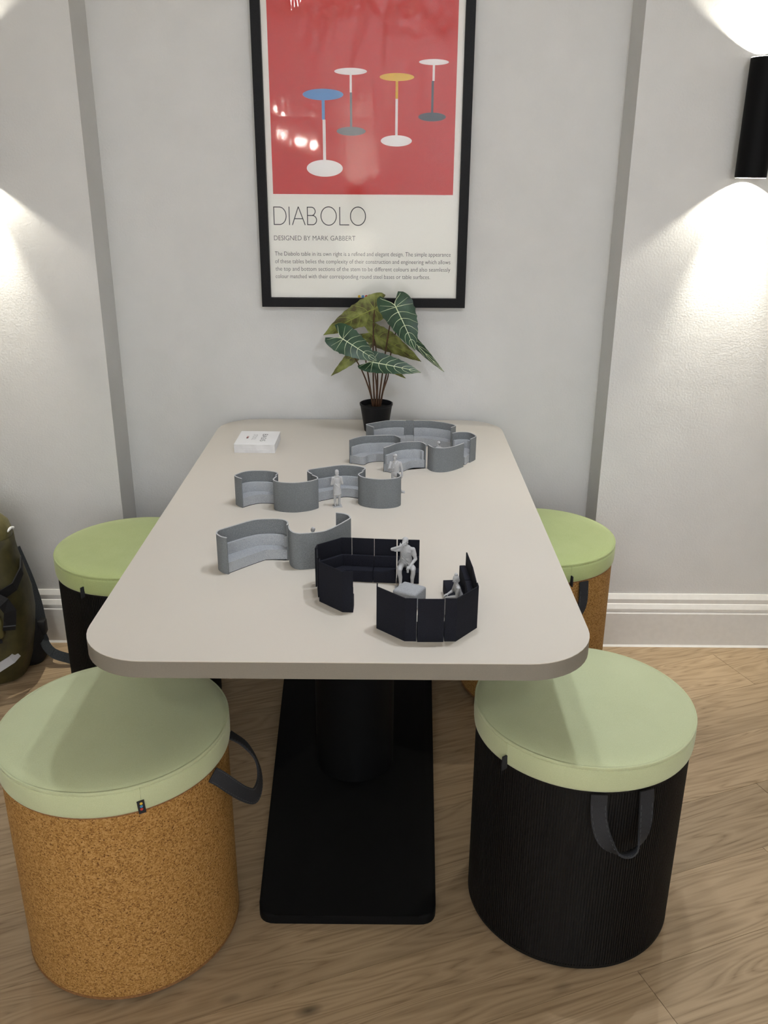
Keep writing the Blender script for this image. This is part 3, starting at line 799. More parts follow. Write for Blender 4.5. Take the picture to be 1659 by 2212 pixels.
def leaf(att, tip, width, normal, back_lobe=0.34, droop=0.12, fold=0.16, under=False, wave=0.06, label=None, twist=0.0):
    """alocasia blade: att = where the stalk joins, tip, normal = way the dark face looks (world)"""
    A, B = V(att), V(tip)
    e1 = B - A; Ln = e1.length; e1.normalize()
    n = V(normal); n = (n - e1*n.dot(e1)).normalized()
    e2 = n.cross(e1)
    def surf(t, s):
        """t along the midrib (in lengths), s across (in widths)"""
        q = e2*math.cos(twist*t) + n*math.sin(twist*t); nn = n*math.cos(twist*t) - e2*math.sin(twist*t)
        z = -droop*Ln*max(t, 0)**2 + droop*Ln*max(t, 0) *0.6 - fold*width*abs(s)**1.3*(-1) - 0.10*Ln*max(-t, 0)
        z += wave*width*math.sin(9*t + 2*(1 if s > 0 else -1))*abs(s)**1.5
        return A + e1*(t*Ln) + q*(s*width) + nn*z
    def outer(t):
        if t >= 0:
            return max(0.004, (1 - t)**0.78*(1 - 0.18*(1-t)**3)*(1 + 0.25*t*(1-t)) * (1.0 if t < 0.86 else 1.0 - 0.55*(t-0.86)/0.14)) * (1 + 0.04*math.sin(t*40 + 1))
        u = -t/back_lobe
        return 0.46 + 0.36*math.sqrt(max(0.0, 1 - u**2.4))
    def inner(t):
        if t >= 0: return 0.0
        u = -t/back_lobe
        return min(0.46, 0.10*u**0.5 + 0.36*u**1.6)
    ts = [-back_lobe*(1-k/7) for k in range(7)] + [k/18 for k in range(19)]
    b = bmesh.new()
    for sgn in (-1, 1):
        rows = []
        for t in ts:
            i0, o0 = inner(t), outer(t)
            rows.append([b.verts.new(surf(t, sgn*(i0 + (o0-i0)*k/5))) for k in range(6)])
        for r, q in zip(rows, rows[1:]):
            for k in range(5):
                f = (r[k], r[k+1], q[k+1], q[k]) if sgn > 0 else (r[k], q[k], q[k+1], r[k+1])
                b.faces.new(f)
    bmesh.ops.remove_doubles(b, verts=b.verts, dist=0.00015)
    b.normal_update()
    # give the sheet thickness; faces on the far side are the underside
    faces = list(b.faces)
    for f in faces:
        if f.normal.dot(n) < 0: f.normal_flip()
    lay = b.faces.layers.float.new('under')
    r = bmesh.ops.duplicate(b, geom=b.verts[:] + b.edges[:] + b.faces[:])
    dup_v = [g for g in r['geom'] if isinstance(g, bmesh.types.BMVert)]; dup_f = [g for g in r['geom'] if isinstance(g, bmesh.types.BMFace)]
    for v in dup_v: v.co -= n*0.0007
    for f in dup_f: f.normal_flip(); f[lay] = 1.0
    me = bpy.data.meshes.new('leaf'); b.to_mesh(me); b.free()
    for p in me.polygons: p.use_smooth = True
    me.materials.append(M['leaf2'])
    o = bpy.data.objects.new('leaf', me); C.objects.link(o); o.parent = plant
    o.matrix_parent_inverse = Matrix.Translation((-PX, -PYp, -T))
    if label: lab(o, label)
    # raised veins: midrib, side veins, lobe veins, on both faces
    for side, vm in ((1, M['vein']), (-1, M['vein_under'])):
        b = bmesh.new()
        def vein(path, w0, w1):
            k = len(path)
            P = [surf(t, s) + n*(0.0005 if side > 0 else -0.0012) for t, s in path]
            rows = []
            for i, p in enumerate(P):
                d = (P[min(i+1, k-1)] - P[max(i-1, 0)]).normalized(); x = d.cross(n).normalized()*(w0 + (w1-w0)*i/(k-1))*0.5
                rows.append((b.verts.new(p - x), b.verts.new(p + n*side*0.0005), b.verts.new(p + x)))
            for a, c in zip(rows, rows[1:]):
                b.faces.new((a[0], a[1], c[1], c[0])); b.faces.new((a[1], a[2], c[2], c[1]))
        W = Ln*0.019
        vein([(k/16*0.985, 0.0) for k in range(17)], W*1.25, W*0.28)
        for sgn in (-1, 1):
            for j, t0 in enumerate((0.02, 0.14, 0.29, 0.45, 0.61, 0.76)):
                t1 = min(t0 + (0.02 + 0.11*(j > 0) + 0.02*j) + (0.03 if sgn > 0 else 0.0), 0.96)
                path = []
                for k in range(9):
                    u = k/8; t = t0 + (t1-t0)*u**1.6
                    path.append((t, sgn*outer(t)*0.97*u))
                vein(path, W*(0.75 - 0.4*t0), W*0.2)
            path = []
            for k in range(8):
                u = k/7; t = -back_lobe*0.82*u
                path.append((t, sgn*(0.0 + (inner(t)+0.16*u)*min(1, u*1.2 + 0.05))))
            vein(path, W*0.9, W*0.3)
            vein([(-back_lobe*0.32*k/6, sgn*(0.08 + 0.62*k/6)) for k in range(7)], W*0.5, W*0.2)
        vo = obj('veins', b, vm, o, kind='stuff')
        for p in vo.data.polygons: p.use_smooth = True
    return o
def stalk(pts, r0=0.0029, r1=0.0015):
    P = catmull([(x-PX, y-PYp, z-T) for x, y, z in pts], 5)
    b = bmesh.new(); tube(b, P, [r0 + (r1-r0)*i/(len(P)-1) for i in range(len(P))], 8)
    obj('stalk', b, M['stem'], plant, smooth='all')
zb = 0.786
# attach point, tip, half width, face direction
leaf((0.022, 2.565, 1.093), (0.080, 2.500, 0.983), 0.064, (0.30, -0.80, 0.52), 0.30, 0.10, 0.10, label='big dark green leaf at the top')
leaf((-0.036, 2.600, 1.082), (-0.186, 2.590, 1.010), 0.050, (0.32, 0.86, 0.40), 0.26, 0.16, 0.10, label='olive leaf seen from below, upper left')
leaf((-0.127, 2.530, 1.007), (-0.028, 2.490, 0.953), 0.050, (-0.15, -0.80, 0.58), 0.36, 0.06, 0.10, label='dark green leaf at the left')
leaf((-0.043, 2.520, 0.943), (0.096, 2.490, 0.923), 0.042, (-0.05, -0.70, 0.70), 0.26, 0.06, 0.10, label='dark green leaf in front of the stalks')
leaf((-0.046, 2.620, 1.006), (0.102, 2.575, 0.938), 0.050, (0.25, 0.85, 0.45), 0.22, 0.10, 0.08, label='olive leaf seen from below, in the middle')
leaf((0.030, 2.645, 1.030), (0.166, 2.600, 0.896), 0.036, (0.60, -0.45, 0.62), 0.22, -0.06, 0.10, label='narrow dark leaf drooping to the right')
leaf((-0.070, 2.630, 0.968), (-0.164, 2.590, 0.885), 0.027, (0.55, 0.80, 0.10), 0.22, 0.10, 0.06, label='small olive leaf drooping to the left')
leaf((-0.020, 2.600, 0.925), (0.056, 2.560, 0.889), 0.020, (0.2, 0.85, 0.45), 0.22, 0.05, 0.06, label='small olive leaf under the front leaf')
stalk([(-0.026, 2.598, zb), (-0.018, 2.592, 0.86), (0.004, 2.580, 1.02), (0.022, 2.567, 1.092)])
stalk([(-0.036, 2.602, zb), (-0.041, 2.604, 0.90), (-0.040, 2.603, 1.03), (-0.037, 2.601, 1.080)])
stalk([(-0.040, 2.596, zb), (-0.047, 2.590, 0.83), (-0.075, 2.560, 0.915), (-0.126, 2.533, 1.004)])
stalk([(-0.032, 2.592, zb), (-0.030, 2.580, 0.85), (-0.036, 2.545, 0.915), (-0.043, 2.523, 0.941)])
stalk([(-0.030, 2.606, zb), (-0.028, 2.612, 0.88), (-0.034, 2.620, 0.97), (-0.045, 2.622, 1.004)])
stalk([(-0.022, 2.604, zb), (-0.004, 2.615, 0.88), (0.016, 2.632, 0.97), (0.029, 2.645, 1.028)])
stalk([(-0.041, 2.602, zb), (-0.052, 2.615, 0.86), (-0.064, 2.628, 0.93), (-0.070, 2.630, 0.966)])
stalk([(-0.021, 2.596, zb), (-0.012, 2.590, 0.84), (0.004, 2.588, 0.898), (-0.018, 2.600, 0.923)])

# ------------------------------------------------------------------ stack of cards
cs = thing('card_stack', 'stack of small white printed cards on the far left of the table', 'cards', (-0.364, 2.43, T), math.radians(-0.6))
rc = random.Random(3)
b = bmesh.new()
nc = 34; th = 0.00072
for k in range(nc - 1):
    ex = rc.uniform(-0.0004, 0.0004) + (0.0006 if k < 5 else 0); ey = rc.uniform(-0.0004, 0.0004)
    box(b, -0.0560 + ex, 0.0560 + ex, -0.0665 + ey, 0.0665 + ey, k*th, k*th + th*0.93)
obj('cards', b, M['paper_edge'], cs, kind='stuff')
b = bmesh.new(); box(b, -0.0562, 0.0562, -0.0668, 0.0668, (nc-1)*th, nc*th)
top = obj('top_card', b, M['paper'], cs)
zt = nc*th
def card_text(body, x0, h, y0, y1, mat):
    cu = bpy.data.curves.new('lettering', 'FONT'); cu.body = body; cu.size = 1; cu.offset = -0.012
    o = bpy.data.objects.new('lettering', cu); C.objects.link(o)
    bpy.context.view_layer.update()
    me = bpy.data.meshes.new_from_object(o.evaluated_get(bpy.context.evaluated_depsgraph_get())); bpy.data.objects.remove(o)
    xs = [v.co.x for v in me.vertices]; mn = min(xs); sx = (y1-y0)/(max(xs)-mn)
    for v in me.vertices: v.co = V((x0 + v.co.y*h/0.729, y1 - (v.co.x-mn)*sx, zt + 0.0002))
    me.materials.append(mat); o = bpy.data.objects.new('lettering', me); C.objects.link(o); o.parent = top
card_text('BASIS', 0.0105, 0.0155, -0.034, 0.036, M['ink'])
card_text('STOOL', -0.0150, 0.0125, -0.020, 0.032, M['ink_light'])
M['dot_red'] = new_mat('card_red', (0.30, 0.05, 0.05), 0.6); M['dot_dark'] = new_mat('card_dark', (0.10, 0.05, 0.05), 0.6); M['dot_pale'] = new_mat('card_pale', (0.62, 0.45, 0.42), 0.6)
for k, mk in enumerate(('dot_pale', 'dot_red', 'dot_dark')):
    b = bmesh.new(); lathe(b, [(0, 0.0001), (0.0034, 0.0001), (0.0034, 0.0004), (0, 0.0004)], 16, -0.0285, 0.012 - k*0.0085)
    o = obj('printed_dot', b, M[mk], top); o.location.z = zt

# ------------------------------------------------------------------ grey curved booth models
def inner_side(path, ref):
    """+1 when ref lies left of the path"""
    m = len(path)//2; a, c = V((path[m-1][0], path[m-1][1])), V((path[m+1][0], path[m+1][1]))
    d = c - a; r = V(ref) - a
    return 1 if d.x*r.y - d.y*r.x > 0 else -1

def booth(name, label, rim, front, h, group, seat_h=0.0225, back_h=0.046, k=5, span=(0.0, 1.0), cat='model sofa', wing=True, cush=None):
    P = [(p.x, p.y) for p in catmull(rim, k)]
    cx = sum(p[0] for p in P)/len(P); cy = sum(p[1] for p in P)/len(P)
    t = thing(name, label, cat, (cx, cy, T), 0, group)
    P = [(x-cx, y-cy) for x, y in P]
    F = [(p.x-cx, p.y-cy) for p in catmull(front, k)]
    ref = F[len(F)//2]
    s = inner_side(P, ref)
    b = bmesh.new(); band(b, P, 0.0, s*0.0024, 0.0, h - 0.0006)
    obj('screen', b, M['felt_grey'], t, smooth=40)
    b = bmesh.new(); band(b, P, -s*0.00015, s*0.00255, h - 0.0006, h)
    lab(obj('screen_edge', b, M['felt_edge'], t, smooth=40), 'paler top edge of the screen')
    n = len(P); i0, i1 = int(span[0]*(n-1)), int(span[1]*(n-1))
    inn = offset(P, s*0.0028)[i0:i1+1]
    # front runs the same way round as the screen
    d_same = (V(F[0]) - V(inn[0])).length + (V(F[-1]) - V(inn[-1])).length
    d_rev = (V(F[-1]) - V(inn[0])).length + (V(F[0]) - V(inn[-1])).length
    if d_rev < d_same: F = F[::-1]
    poly = inn + F[::-1]
    q = [poly[0]]
    for p in poly[1:]:
        if (V(p) - V(q[-1])).length > 0.0004: q.append(p)
    if (V(q[0]) - V(q[-1])).length < 0.0004: q.pop()
    def shrink(z0, z1, mat, nm, bev=0.0, tri=True):
        b = bmesh.new(); prism(b, q, z0, z1)
        top = [f for f in b.faces if len(f.verts) > 4]
        if bev:
            te = [e for e in b.edges if all(abs(v.co.z - z1) < 1e-6 for v in e.verts)]
            bmesh.ops.bevel(b, geom=te, offset=bev, segments=2, affect='EDGES', profile=0.6, clamp_overlap=True)
        bmesh.ops.triangulate(b, faces=[f for f in b.faces if len(f.verts) > 4])
        return obj(nm, b, mat, t, smooth=40)
    shrink(0.0014, seat_h, M['felt_seat'], 'seat', 0.0014)
    # plinth set back from the seat front
    pc = V((sum(p[0] for p in q)/len(q), sum(p[1] for p in q)/len(q)))
    q2 = [tuple(pc + (V(p)-pc)*0.97) for p in q]
    b = bmesh.new(); prism(b, q2, 0.0, 0.0014); bmesh.ops.triangulate(b, faces=[f for f in b.faces if len(f.verts) > 4])
    obj('plinth', b, M['plinth'], t)
    # back cushion along the long arc only
    j0 = i0 + int((i1-i0)*(0.17 if wing else 0.03)); j1 = i0 + int((i1-i0)*(0.88 if wing else 0.95))
    if cush: j0, j1 = int(cush[0]*(n-1)), int(cush[1]*(n-1))
    seg = P[j0:j1+1]
    b = bmesh.new(); band(b, seg, s*0.0028, s*0.0085, seat_h - 0.0005, back_h, 0.0016)
    obj('back_cushion', b, M['felt_seat'], t, smooth=40)
    return t
def bulge(a, c, toward, k):
    m = V(((a[0]+c[0])/2, (a[1]+c[1])/2)); d = V(toward) - m; d.normalize()
    return [a, tuple(m*0.5 + V(a)*0.5 + d*k*0.72), tuple(m + d*k), tuple(m*0.5 + V(c)*0.5 + d*k*0.72), c]
def inset(a, c, f=0.03):
    return (a[0] + (c[0]-a[0])*f, a[1] + (c[1]-a[1])*f), (c[0] + (a[0]-c[0])*f, c[1] + (a[1]-c[1])*f)

G3 = 'grey booth models in the two-seat chain'
rimA = [(-0.3048, 1.5748), (-0.3166, 1.581), (-0.3258, 1.5921), (-0.3294, 1.601), (-0.3283, 1.6112), (-0.3233, 1.6191), (-0.2977, 1.6433), (-0.2712, 1.6668), (-0.2522, 1.6754), (-0.222, 1.6774), (-0.2064, 1.6735), (-0.1975, 1.6645), (-0.1945, 1.6547), (-0.1948, 1.6430)]
booth('booth_sofa', 'grey curved booth model open to the viewer, left one of the nearest grey pair', rimA,
      [(-0.3040, 1.5795), (-0.2765, 1.609), (-0.2457, 1.6397), (-0.2362, 1.6443), (-0.1975, 1.6460)], 0.077, None)
rimB = [(-0.1934, 1.6385), (-0.1896, 1.6208), (-0.1825, 1.6071), (-0.1728, 1.6005), (-0.1614, 1.5996), (-0.1275, 1.6082), (-0.1109, 1.6211), (-0.0946, 1.6436), (-0.078, 1.6704), (-0.0718, 1.6827), (-0.0716, 1.6889), (-0.0766, 1.7013), (-0.0871, 1.7099), (-0.1025, 1.7147)]
booth('booth_sofa', 'grey curved booth model with its back turned, behind the navy corner sofa', rimB,
      bulge((-0.1890, 1.6370), (-0.1020, 1.7110), (-0.110, 1.630), 0.026), 0.077, None)
rimC = [(-0.3325, 1.9370), (-0.3446, 1.9484), (-0.3515, 1.9585), (-0.3502, 1.9668), (-0.3348, 1.988), (-0.3133, 1.997), (-0.2823, 1.9968), (-0.2613, 1.9896), (-0.2530, 1.9793), (-0.2535, 1.9700), (-0.2555, 1.9620)]
booth('booth_sofa', 'grey curved booth model open to the viewer, leftmost of the four-booth row', rimC,
      [(-0.3312, 1.9400), (-0.3137, 1.9571), (-0.2962, 1.9662), (-0.2760, 1.9670), (-0.2585, 1.9635)], 0.072, None)
rimD = [(-0.2548, 1.9570), (-0.2583, 1.9422), (-0.2593, 1.9341), (-0.2548, 1.9242), (-0.242, 1.9146), (-0.2195, 1.91), (-0.2002, 1.9115), (-0.1752, 1.922), (-0.1593, 1.9363), (-0.1566, 1.9444), (-0.1594, 1.9545), (-0.1715, 1.9690)]
booth('booth_sofa', 'grey curved booth model with its back turned, second from left in the four-booth row', rimD,
      bulge((-0.2515, 1.9560), (-0.1745, 1.9670), (-0.205, 1.92), 0.020), 0.072, None)
rimE = [(-0.1745, 1.9745), (-0.1847, 1.9908), (-0.186, 1.9978), (-0.1803, 2.0096), (-0.1458, 2.027), (-0.1151, 2.0412), (-0.0941, 2.0436), (-0.0668, 2.036), (-0.0515, 2.0244), (-0.0500, 2.0149), (-0.0553, 2.0005)]
booth('booth_sofa', 'grey curved booth model open to the viewer, behind the standing figurine', rimE,
      [(-0.1715, 1.9750), (-0.1500, 1.9890), (-0.1304, 2.0011), (-0.1084, 2.0111), (-0.0905, 2.0146), (-0.0590, 2.0020)], 0.072, None)
rimF = [(-0.0555, 1.9960), (-0.0643, 1.9797), (-0.0655, 1.9728), (-0.06, 1.9594), (-0.0467, 1.9484), (-0.0249, 1.94), (-0.0033, 1.9392), (0.0183, 1.9454), (0.0307, 1.9559), (0.0345, 1.9659), (0.0332, 1.9773), (0.0270, 1.9900)]
booth('booth_sofa', 'grey curved booth model with its back turned, rightmost of the four-booth row', rimF,
      bulge((-0.0525, 1.9940), (0.0240, 1.9880), (-0.015, 1.945), 0.020), 0.072, None)
# cluster at the far end
rimG = [(-0.0990, 2.2765), (-0.0832, 2.2959), (-0.0614, 2.3144), (-0.0334, 2.3191), (0.0004, 2.324), (0.0207, 2.3225), (0.0307, 2.3107), (0.0378, 2.2969)]
booth('booth_sofa', 'grey curved booth model with an open left end, front left of the far cluster', rimG,
      [(-0.0975, 2.2790), (-0.063, 2.2623), (-0.0500, 2.2790), (-0.0400, 2.2870), (-0.0272, 2.2921), (-0.0081, 2.2943), (0.0150, 2.2930), (0.0345, 2.2960)], 0.066, None, wing=False)
rimH = [(-0.0075, 2.2079), (0.0049, 2.2212), (0.0200, 2.2410), (0.0357, 2.2560), (0.0555, 2.2622), (0.0732, 2.2638), (0.0877, 2.2631), (0.0968, 2.2552), (0.1035, 2.2390)]
booth('booth_sofa', 'grey curved booth model open to the viewer, behind the walking figurine', rimH,
      [(-0.0060, 2.2100), (0.0174, 2.1960), (0.0330, 2.2060), (0.0463, 2.2139), (0.0551, 2.2252), (0.0671, 2.2366), (0.0850, 2.2410), (0.1010, 2.2412)], 0.066, None, wing=False)
rimI = [(0.1075, 2.2372), (0.114, 2.2213), (0.125, 2.2097), (0.1409, 2.2062), (0.1573, 2.2105), (0.1753, 2.2228), (0.1878, 2.2351), (0.2038, 2.2537)]
booth('booth_sofa', 'grey curved booth model with its back turned, front right of the far cluster', rimI,
      bulge((0.1105, 2.2390), (0.2010, 2.2560), (0.158, 2.20), 0.022), 0.066, None, wing=False)
rimJ = [(0.1780, 2.3480), (0.1900, 2.3565), (0.203, 2.3598), (0.2212, 2.3581), (0.2324, 2.3474), (0.2404, 2.328), (0.2404, 2.3151), (0.2240, 2.2895)]
booth('booth_sofa', 'grey curved booth model at the right end of the far cluster', rimJ,
      [(0.1810, 2.3420), (0.1900, 2.3200), (0.1990, 2.2950), (0.2080, 2.2680), (0.2190, 2.2890)], 0.066, None, wing=False)
rimK = [(0.0770, 2.4735), (0.0940, 2.4750), (0.1099, 2.4743), (0.1289, 2.4719), (0.1598, 2.4574), (0.1839, 2.4391), (0.192, 2.429), (0.1933, 2.4207), (0.1800, 2.4019)]
booth('booth_sofa', 'grey curved booth model at the back right of the far cluster', rimK,
      [(0.0770, 2.4400), (0.1050, 2.4420), (0.1400, 2.4280), (0.1640, 2.4100), (0.1790, 2.4025)], 0.066, None, wing=False, cush=(0.02, 0.72))
rimL = [(-0.0369, 2.4001), (-0.05, 2.417), (-0.0572, 2.4254), (-0.0562, 2.4332), (-0.0411, 2.4446), (-0.0118, 2.4644), (0.0061, 2.4726), (0.0300, 2.4745), (0.0545, 2.4740)]
booth('booth_sofa', 'grey curved booth model at the back left of the far cluster, by the plant pot', rimL,
      [(-0.0355, 2.4015), (-0.0150, 2.4220), (0.0100, 2.4390), (0.0300, 2.4430), (0.0545, 2.4420)], 0.066, None, wing=False, cush=(0.38, 0.98))
t = thing('booth_console', 'narrow grey upright console joining the two back booth models', 'model sofa', (0.0657, 2.473, T))
b = bmesh.new(); box(b, -0.0111, 0.0111, -0.0005, 0.0025, 0, 0.066); obj('screen', b, M['felt_grey'], t)
b = bmesh.new(); box(b, -0.0110, 0.0110, -0.0310, -0.0008, 0.0014, 0.0235, 0.0008); obj('side_table', b, M['felt_seat'], t)
b = bmesh.new(); box(b, -0.0092, 0.0092, -0.0295, -0.0015, 0.0, 0.0014); obj('plinth', b, M['plinth'], t)

# ------------------------------------------------------------------ navy faceted sofa models
HN = 0.0795
def navy(label, path, ref, depth=0.029, seat=True, seat_path=None, wing_cut=(0, None), h=HN, back_top=0.047):
    cx = sum(p[0] for p in path)/len(path); cy = sum(p[1] for p in path)/len(path)
    t = thing('panel_sofa', label, 'model sofa', (cx, cy, T))
    P = [(x-cx, y-cy) for x, y in path]
    a, c = V(P[len(P)//2 - 1]), V(P[len(P)//2]); r = V((ref[0]-cx, ref[1]-cy)) - a; d = c - a
    s = 1 if d.x*r.y - d.y*r.x > 0 else -1
    b = bmesh.new(); band(b, P, 0, s*0.0022, 0.0, 0.0245, 0); band(b, P, 0.0, s*0.0022, 0.0245, 0.0475); band(b, P, 0, s*0.0022, 0.0475, h, 0.0003)
    bmesh.ops.remove_doubles(b, verts=b.verts, dist=1e-6)
    obj('screen', b, M['navy'], t)
    if seat:
        S = [(x-cx, y-cy) for x, y in (seat_path or path)]
        S = S[wing_cut[0]:wing_cut[1]]
        b = bmesh.new(); band(b, S, s*0.0024, s*depth, 0.0016, 0.0245, 0.0012); obj('seat', b, M['navy_seat'], t, smooth=30)
        b = bmesh.new(); band(b, S, s*0.0024, s*(0.0135 if back_top > 0.05 else 0.0085), 0.0235, back_top, 0.0015); obj('back_cushion', b, M['navy_seat'], t, smooth=30)
        b = bmesh.new(); band(b, S, s*0.004, s*(depth-0.002), 0.0, 0.0018); obj('plinth', b, M['plinth'], t)
    return t
ctr = (0.03, 1.46)
navy('navy corner sofa model with a low bent screen, left end of the back navy row', [(-0.1318, 1.5230), (-0.1292, 1.5403), (-0.0846, 1.5756), (-0.0651, 1.5754)], ctr, wing_cut=(1, None))
navy('straight navy sofa model next to the bent corner one', [(-0.0643, 1.5752), (-0.0222, 1.5712)], ctr)
navy('straight navy sofa model just left of the seated figurine', [(-0.0215, 1.5710), (0.0206, 1.5680)], ctr)
navy('straight navy sofa model the figurine with a phone sits on', [(0.0226, 1.5682), (0.0643, 1.5668)], ctr)
navy('straight navy sofa model seen edge-on at the left, between the two bent ones', [(-0.1285, 1.5190), (-0.1240, 1.4790)], ctr, depth=0.027)
navy('bent navy sofa model with its back turned, at the left', [(-0.1205, 1.4764), (-0.1205, 1.4625), (-0.0762, 1.4205), (-0.0572, 1.4200)], ctr, wing_cut=(1, None), depth=0.027)
navy('bent navy sofa model with its back turned, in front of the grey pouf', [(-0.0152, 1.3757), (-0.0152, 1.3620), (0.0322, 1.3180), (0.0518, 1.3174)], ctr, wing_cut=(1, None), depth=0.027)
navy('straight navy sofa model with its back turned, nearest of all', [(0.0535, 1.3155), (0.0972, 1.3163)], ctr, depth=0.027)
navy('bent navy sofa model with its back turned, at the right front corner', [(0.0988, 1.3180), (0.1180, 1.3182), (0.1580, 1.3665), (0.1575, 1.3810)], ctr, wing_cut=(None, 3), depth=0.027)
navy('straight navy sofa model at the right that the seated woman sits on', [(0.1560, 1.3860), (0.1550, 1.4440)], ctr, depth=0.043, back_top=0.054)
navy('straight navy sofa model at the right with a free end, behind the seated woman', [(0.1548, 1.4460), (0.1500, 1.5090)], ctr, depth=0.043, back_top=0.054)

# pouf between the navy screens
t = thing('model_pouf', 'small square grey upholstered pouf model inside the navy ring', 'model pouf', (0.0432, 1.4525, T), math.radians(-30))
b = bmesh.new(); box(b, -0.0235, 0.0235, -0.0222, 0.0222, 0.0016, 0.0335, 0.0042, 3); obj('cushion', b, M['felt_seat'], t, smooth=50)
b = bmesh.new(); box(b, -0.020, 0.020, -0.019, 0.019, 0.0, 0.0020); obj('plinth', b, M['plinth'], t)

# ------------------------------------------------------------------ figurines (modelled life-size, then scaled down)
def capsule(bm, p, q, r0, r1, n=12):
    p, q = V(p), V(q); d = q - p
    if d.length < 1e-6: d = V((0, 0, 1e-4))
    dn = d.normalized(); a = dn.orthogonal().normalized(); c = dn.cross(a)
    rings = []
    for k in range(4):
        th_ = PI/2*(1 - k/4); rings.append((p - dn*r0*math.sin(th_), r0*math.cos(th_)))
    rings.append((p, r0)); rings.append((q, r1))
    for k in range(1, 5):
        th_ = PI/2*k/4; rings.append((q + dn*r1*math.sin(th_), r1*math.cos(th_)))
    R = []
    for cc, r in rings:
        if r < 1e-6: R.append([bm.verts.new(cc)])
        else: R.append([bm.verts.new(cc + a*r*math.cos(2*PI*i/n) + c*r*math.sin(2*PI*i/n)) for i in range(n)])
    for x, y in zip(R, R[1:]):
        for i in range(n):
            j = (i+1) % n
            if len(x) == 1: bm.faces.new((x[0], y[i], y[j]))
            elif len(y) == 1: bm.faces.new((x[i], x[j], y[0]))
            else: bm.faces.new((x[i], x[j], y[j], y[i]))

def ellipsoid(bm, c, rad, rot=None, n=14):
    M4 = Matrix.Translation(V(c)) @ (rot.to_4x4() if rot else Matrix.Identity(4)) @ Matrix.Diagonal((*rad, 1))
    bmesh.ops.create_uvsphere(bm, u_segments=n, v_segments=n-4, radius=1.0, matrix=M4)

def head(bm, c, yaw, pitch, hair='short', bun=False):
    rot = Matrix.Rotation(yaw, 3, 'Z') @ Matrix.Rotation(pitch, 3, 'X')
    def at(x, y, z): return V(c) + rot @ V((x, y, z))
    ellipsoid(bm, at(0, 0.012, 0.03), (0.076, 0.094, 0.092), rot)          # skull
    ellipsoid(bm, at(0, -0.022, -0.035), (0.058, 0.066, 0.082), rot)       # face and jaw
    ellipsoid(bm, at(0, -0.062, -0.094), (0.026, 0.022, 0.020), rot)       # chin
    capsule(bm, at(0, -0.088, 0.012), at(0, -0.108, -0.028), 0.010, 0.016)    # nose
    for s in (-1, 1):
        ellipsoid(bm, at(s*0.078, 0.010, -0.008), (0.012, 0.022, 0.034), rot)   # ears
        capsule(bm, at(s*0.014, -0.088, 0.026), at(s*0.052, -0.070, 0.024), 0.012, 0.010)   # brow
        ellipsoid(bm, at(s*0.033, -0.076, 0.004), (0.014, 0.010, 0.009), rot)   # eye
        ellipsoid(bm, at(s*0.040, -0.062, -0.030), (0.022, 0.020, 0.020), rot)  # cheek
    capsule(bm, at(-0.020, -0.088, -0.058), at(0.020, -0.088, -0.058), 0.010, 0.010)   # mouth
    if hair == 'short':
        ellipsoid(bm, at(0, 0.024, 0.046), (0.084, 0.096, 0.088), rot)
    elif hair == 'bob':
        ellipsoid(bm, at(0, 0.026, 0.040), (0.094, 0.104, 0.100), rot)
        ellipsoid(bm, at(0, 0.050, -0.040), (0.092, 0.075, 0.095), rot)
    elif hair == 'swept':
        ellipsoid(bm, at(0, 0.022, 0.052), (0.087, 0.100, 0.088), rot)
        capsule(bm, at(-0.05, -0.055, 0.098), at(0.05, -0.055, 0.100), 0.030, 0.030)
    if bun:
        ellipsoid(bm, at(0, 0.050, 0.150), (0.062, 0.058, 0.050), rot)

def hand(bm, wrist, direction, palm_n, curl=0.35, thumb=1, s=1.0):
    w = V(wrist); d = V(direction).normalized(); n = V(palm_n); n = (n - d*n.dot(d)).normalized(); x = d.cross(n)
    capsule(bm, w, w + d*0.05*s, 0.028*s, 0.030*s)
    for k, (off, ln) in enumerate(((-0.032, 0.072), (-0.011, 0.082), (0.011, 0.077), (0.031, 0.062))):
        p = w + d*0.075*s + x*off*s; capsule(bm, w + d*0.03*s + x*off*0.8*s, p, 0.015*s, 0.0125*s, 8)
        a = curl; q = p + (d*math.cos(a) + n*math.sin(a))*ln*0.5*s
        capsule(bm, p, q, 0.0122*s, 0.0112*s, 8)
        a = curl*2.4; capsule(bm, q, q + (d*math.cos(a) + n*math.sin(a))*ln*0.5*s, 0.0112*s, 0.0095*s, 8)
    b0 = w + d*0.020*s + x*thumb*0.024*s; b1 = b0 + (d*0.6 + x*thumb*0.75 + n*0.35).normalized()*0.042*s
    capsule(bm, b0, b1, 0.0165*s, 0.0135*s, 8); capsule(bm, b1, b1 + (d*0.85 + x*thumb*0.25 + n*0.45).normalized()*0.034*s, 0.013*s, 0.010*s, 8)

def foot(bm, ankle, fwd, s=1.0):
    a = V(ankle); f = V((fwd[0], fwd[1], 0)).normalized(); z0 = a.z
    capsule(bm, (a.x, a.y, a.z - 0.03), a, 0.045*s, 0.042*s)
    h = a - f*0.045*s; h.z = z0 - 0.048*s
    t1 = a + f*0.10*s; t1.z = z0 - 0.050*s; t2 = a + f*0.165*s; t2.z = z0 - 0.056*s
    capsule(bm, h, t1, 0.038*s, 0.040*s); capsule(bm, t1, t2, 0.040*s, 0.030*s)
    top = a + f*0.06*s; top.z = z0 - 0.02*s
    capsule(bm, a, top, 0.042*s, 0.036*s)

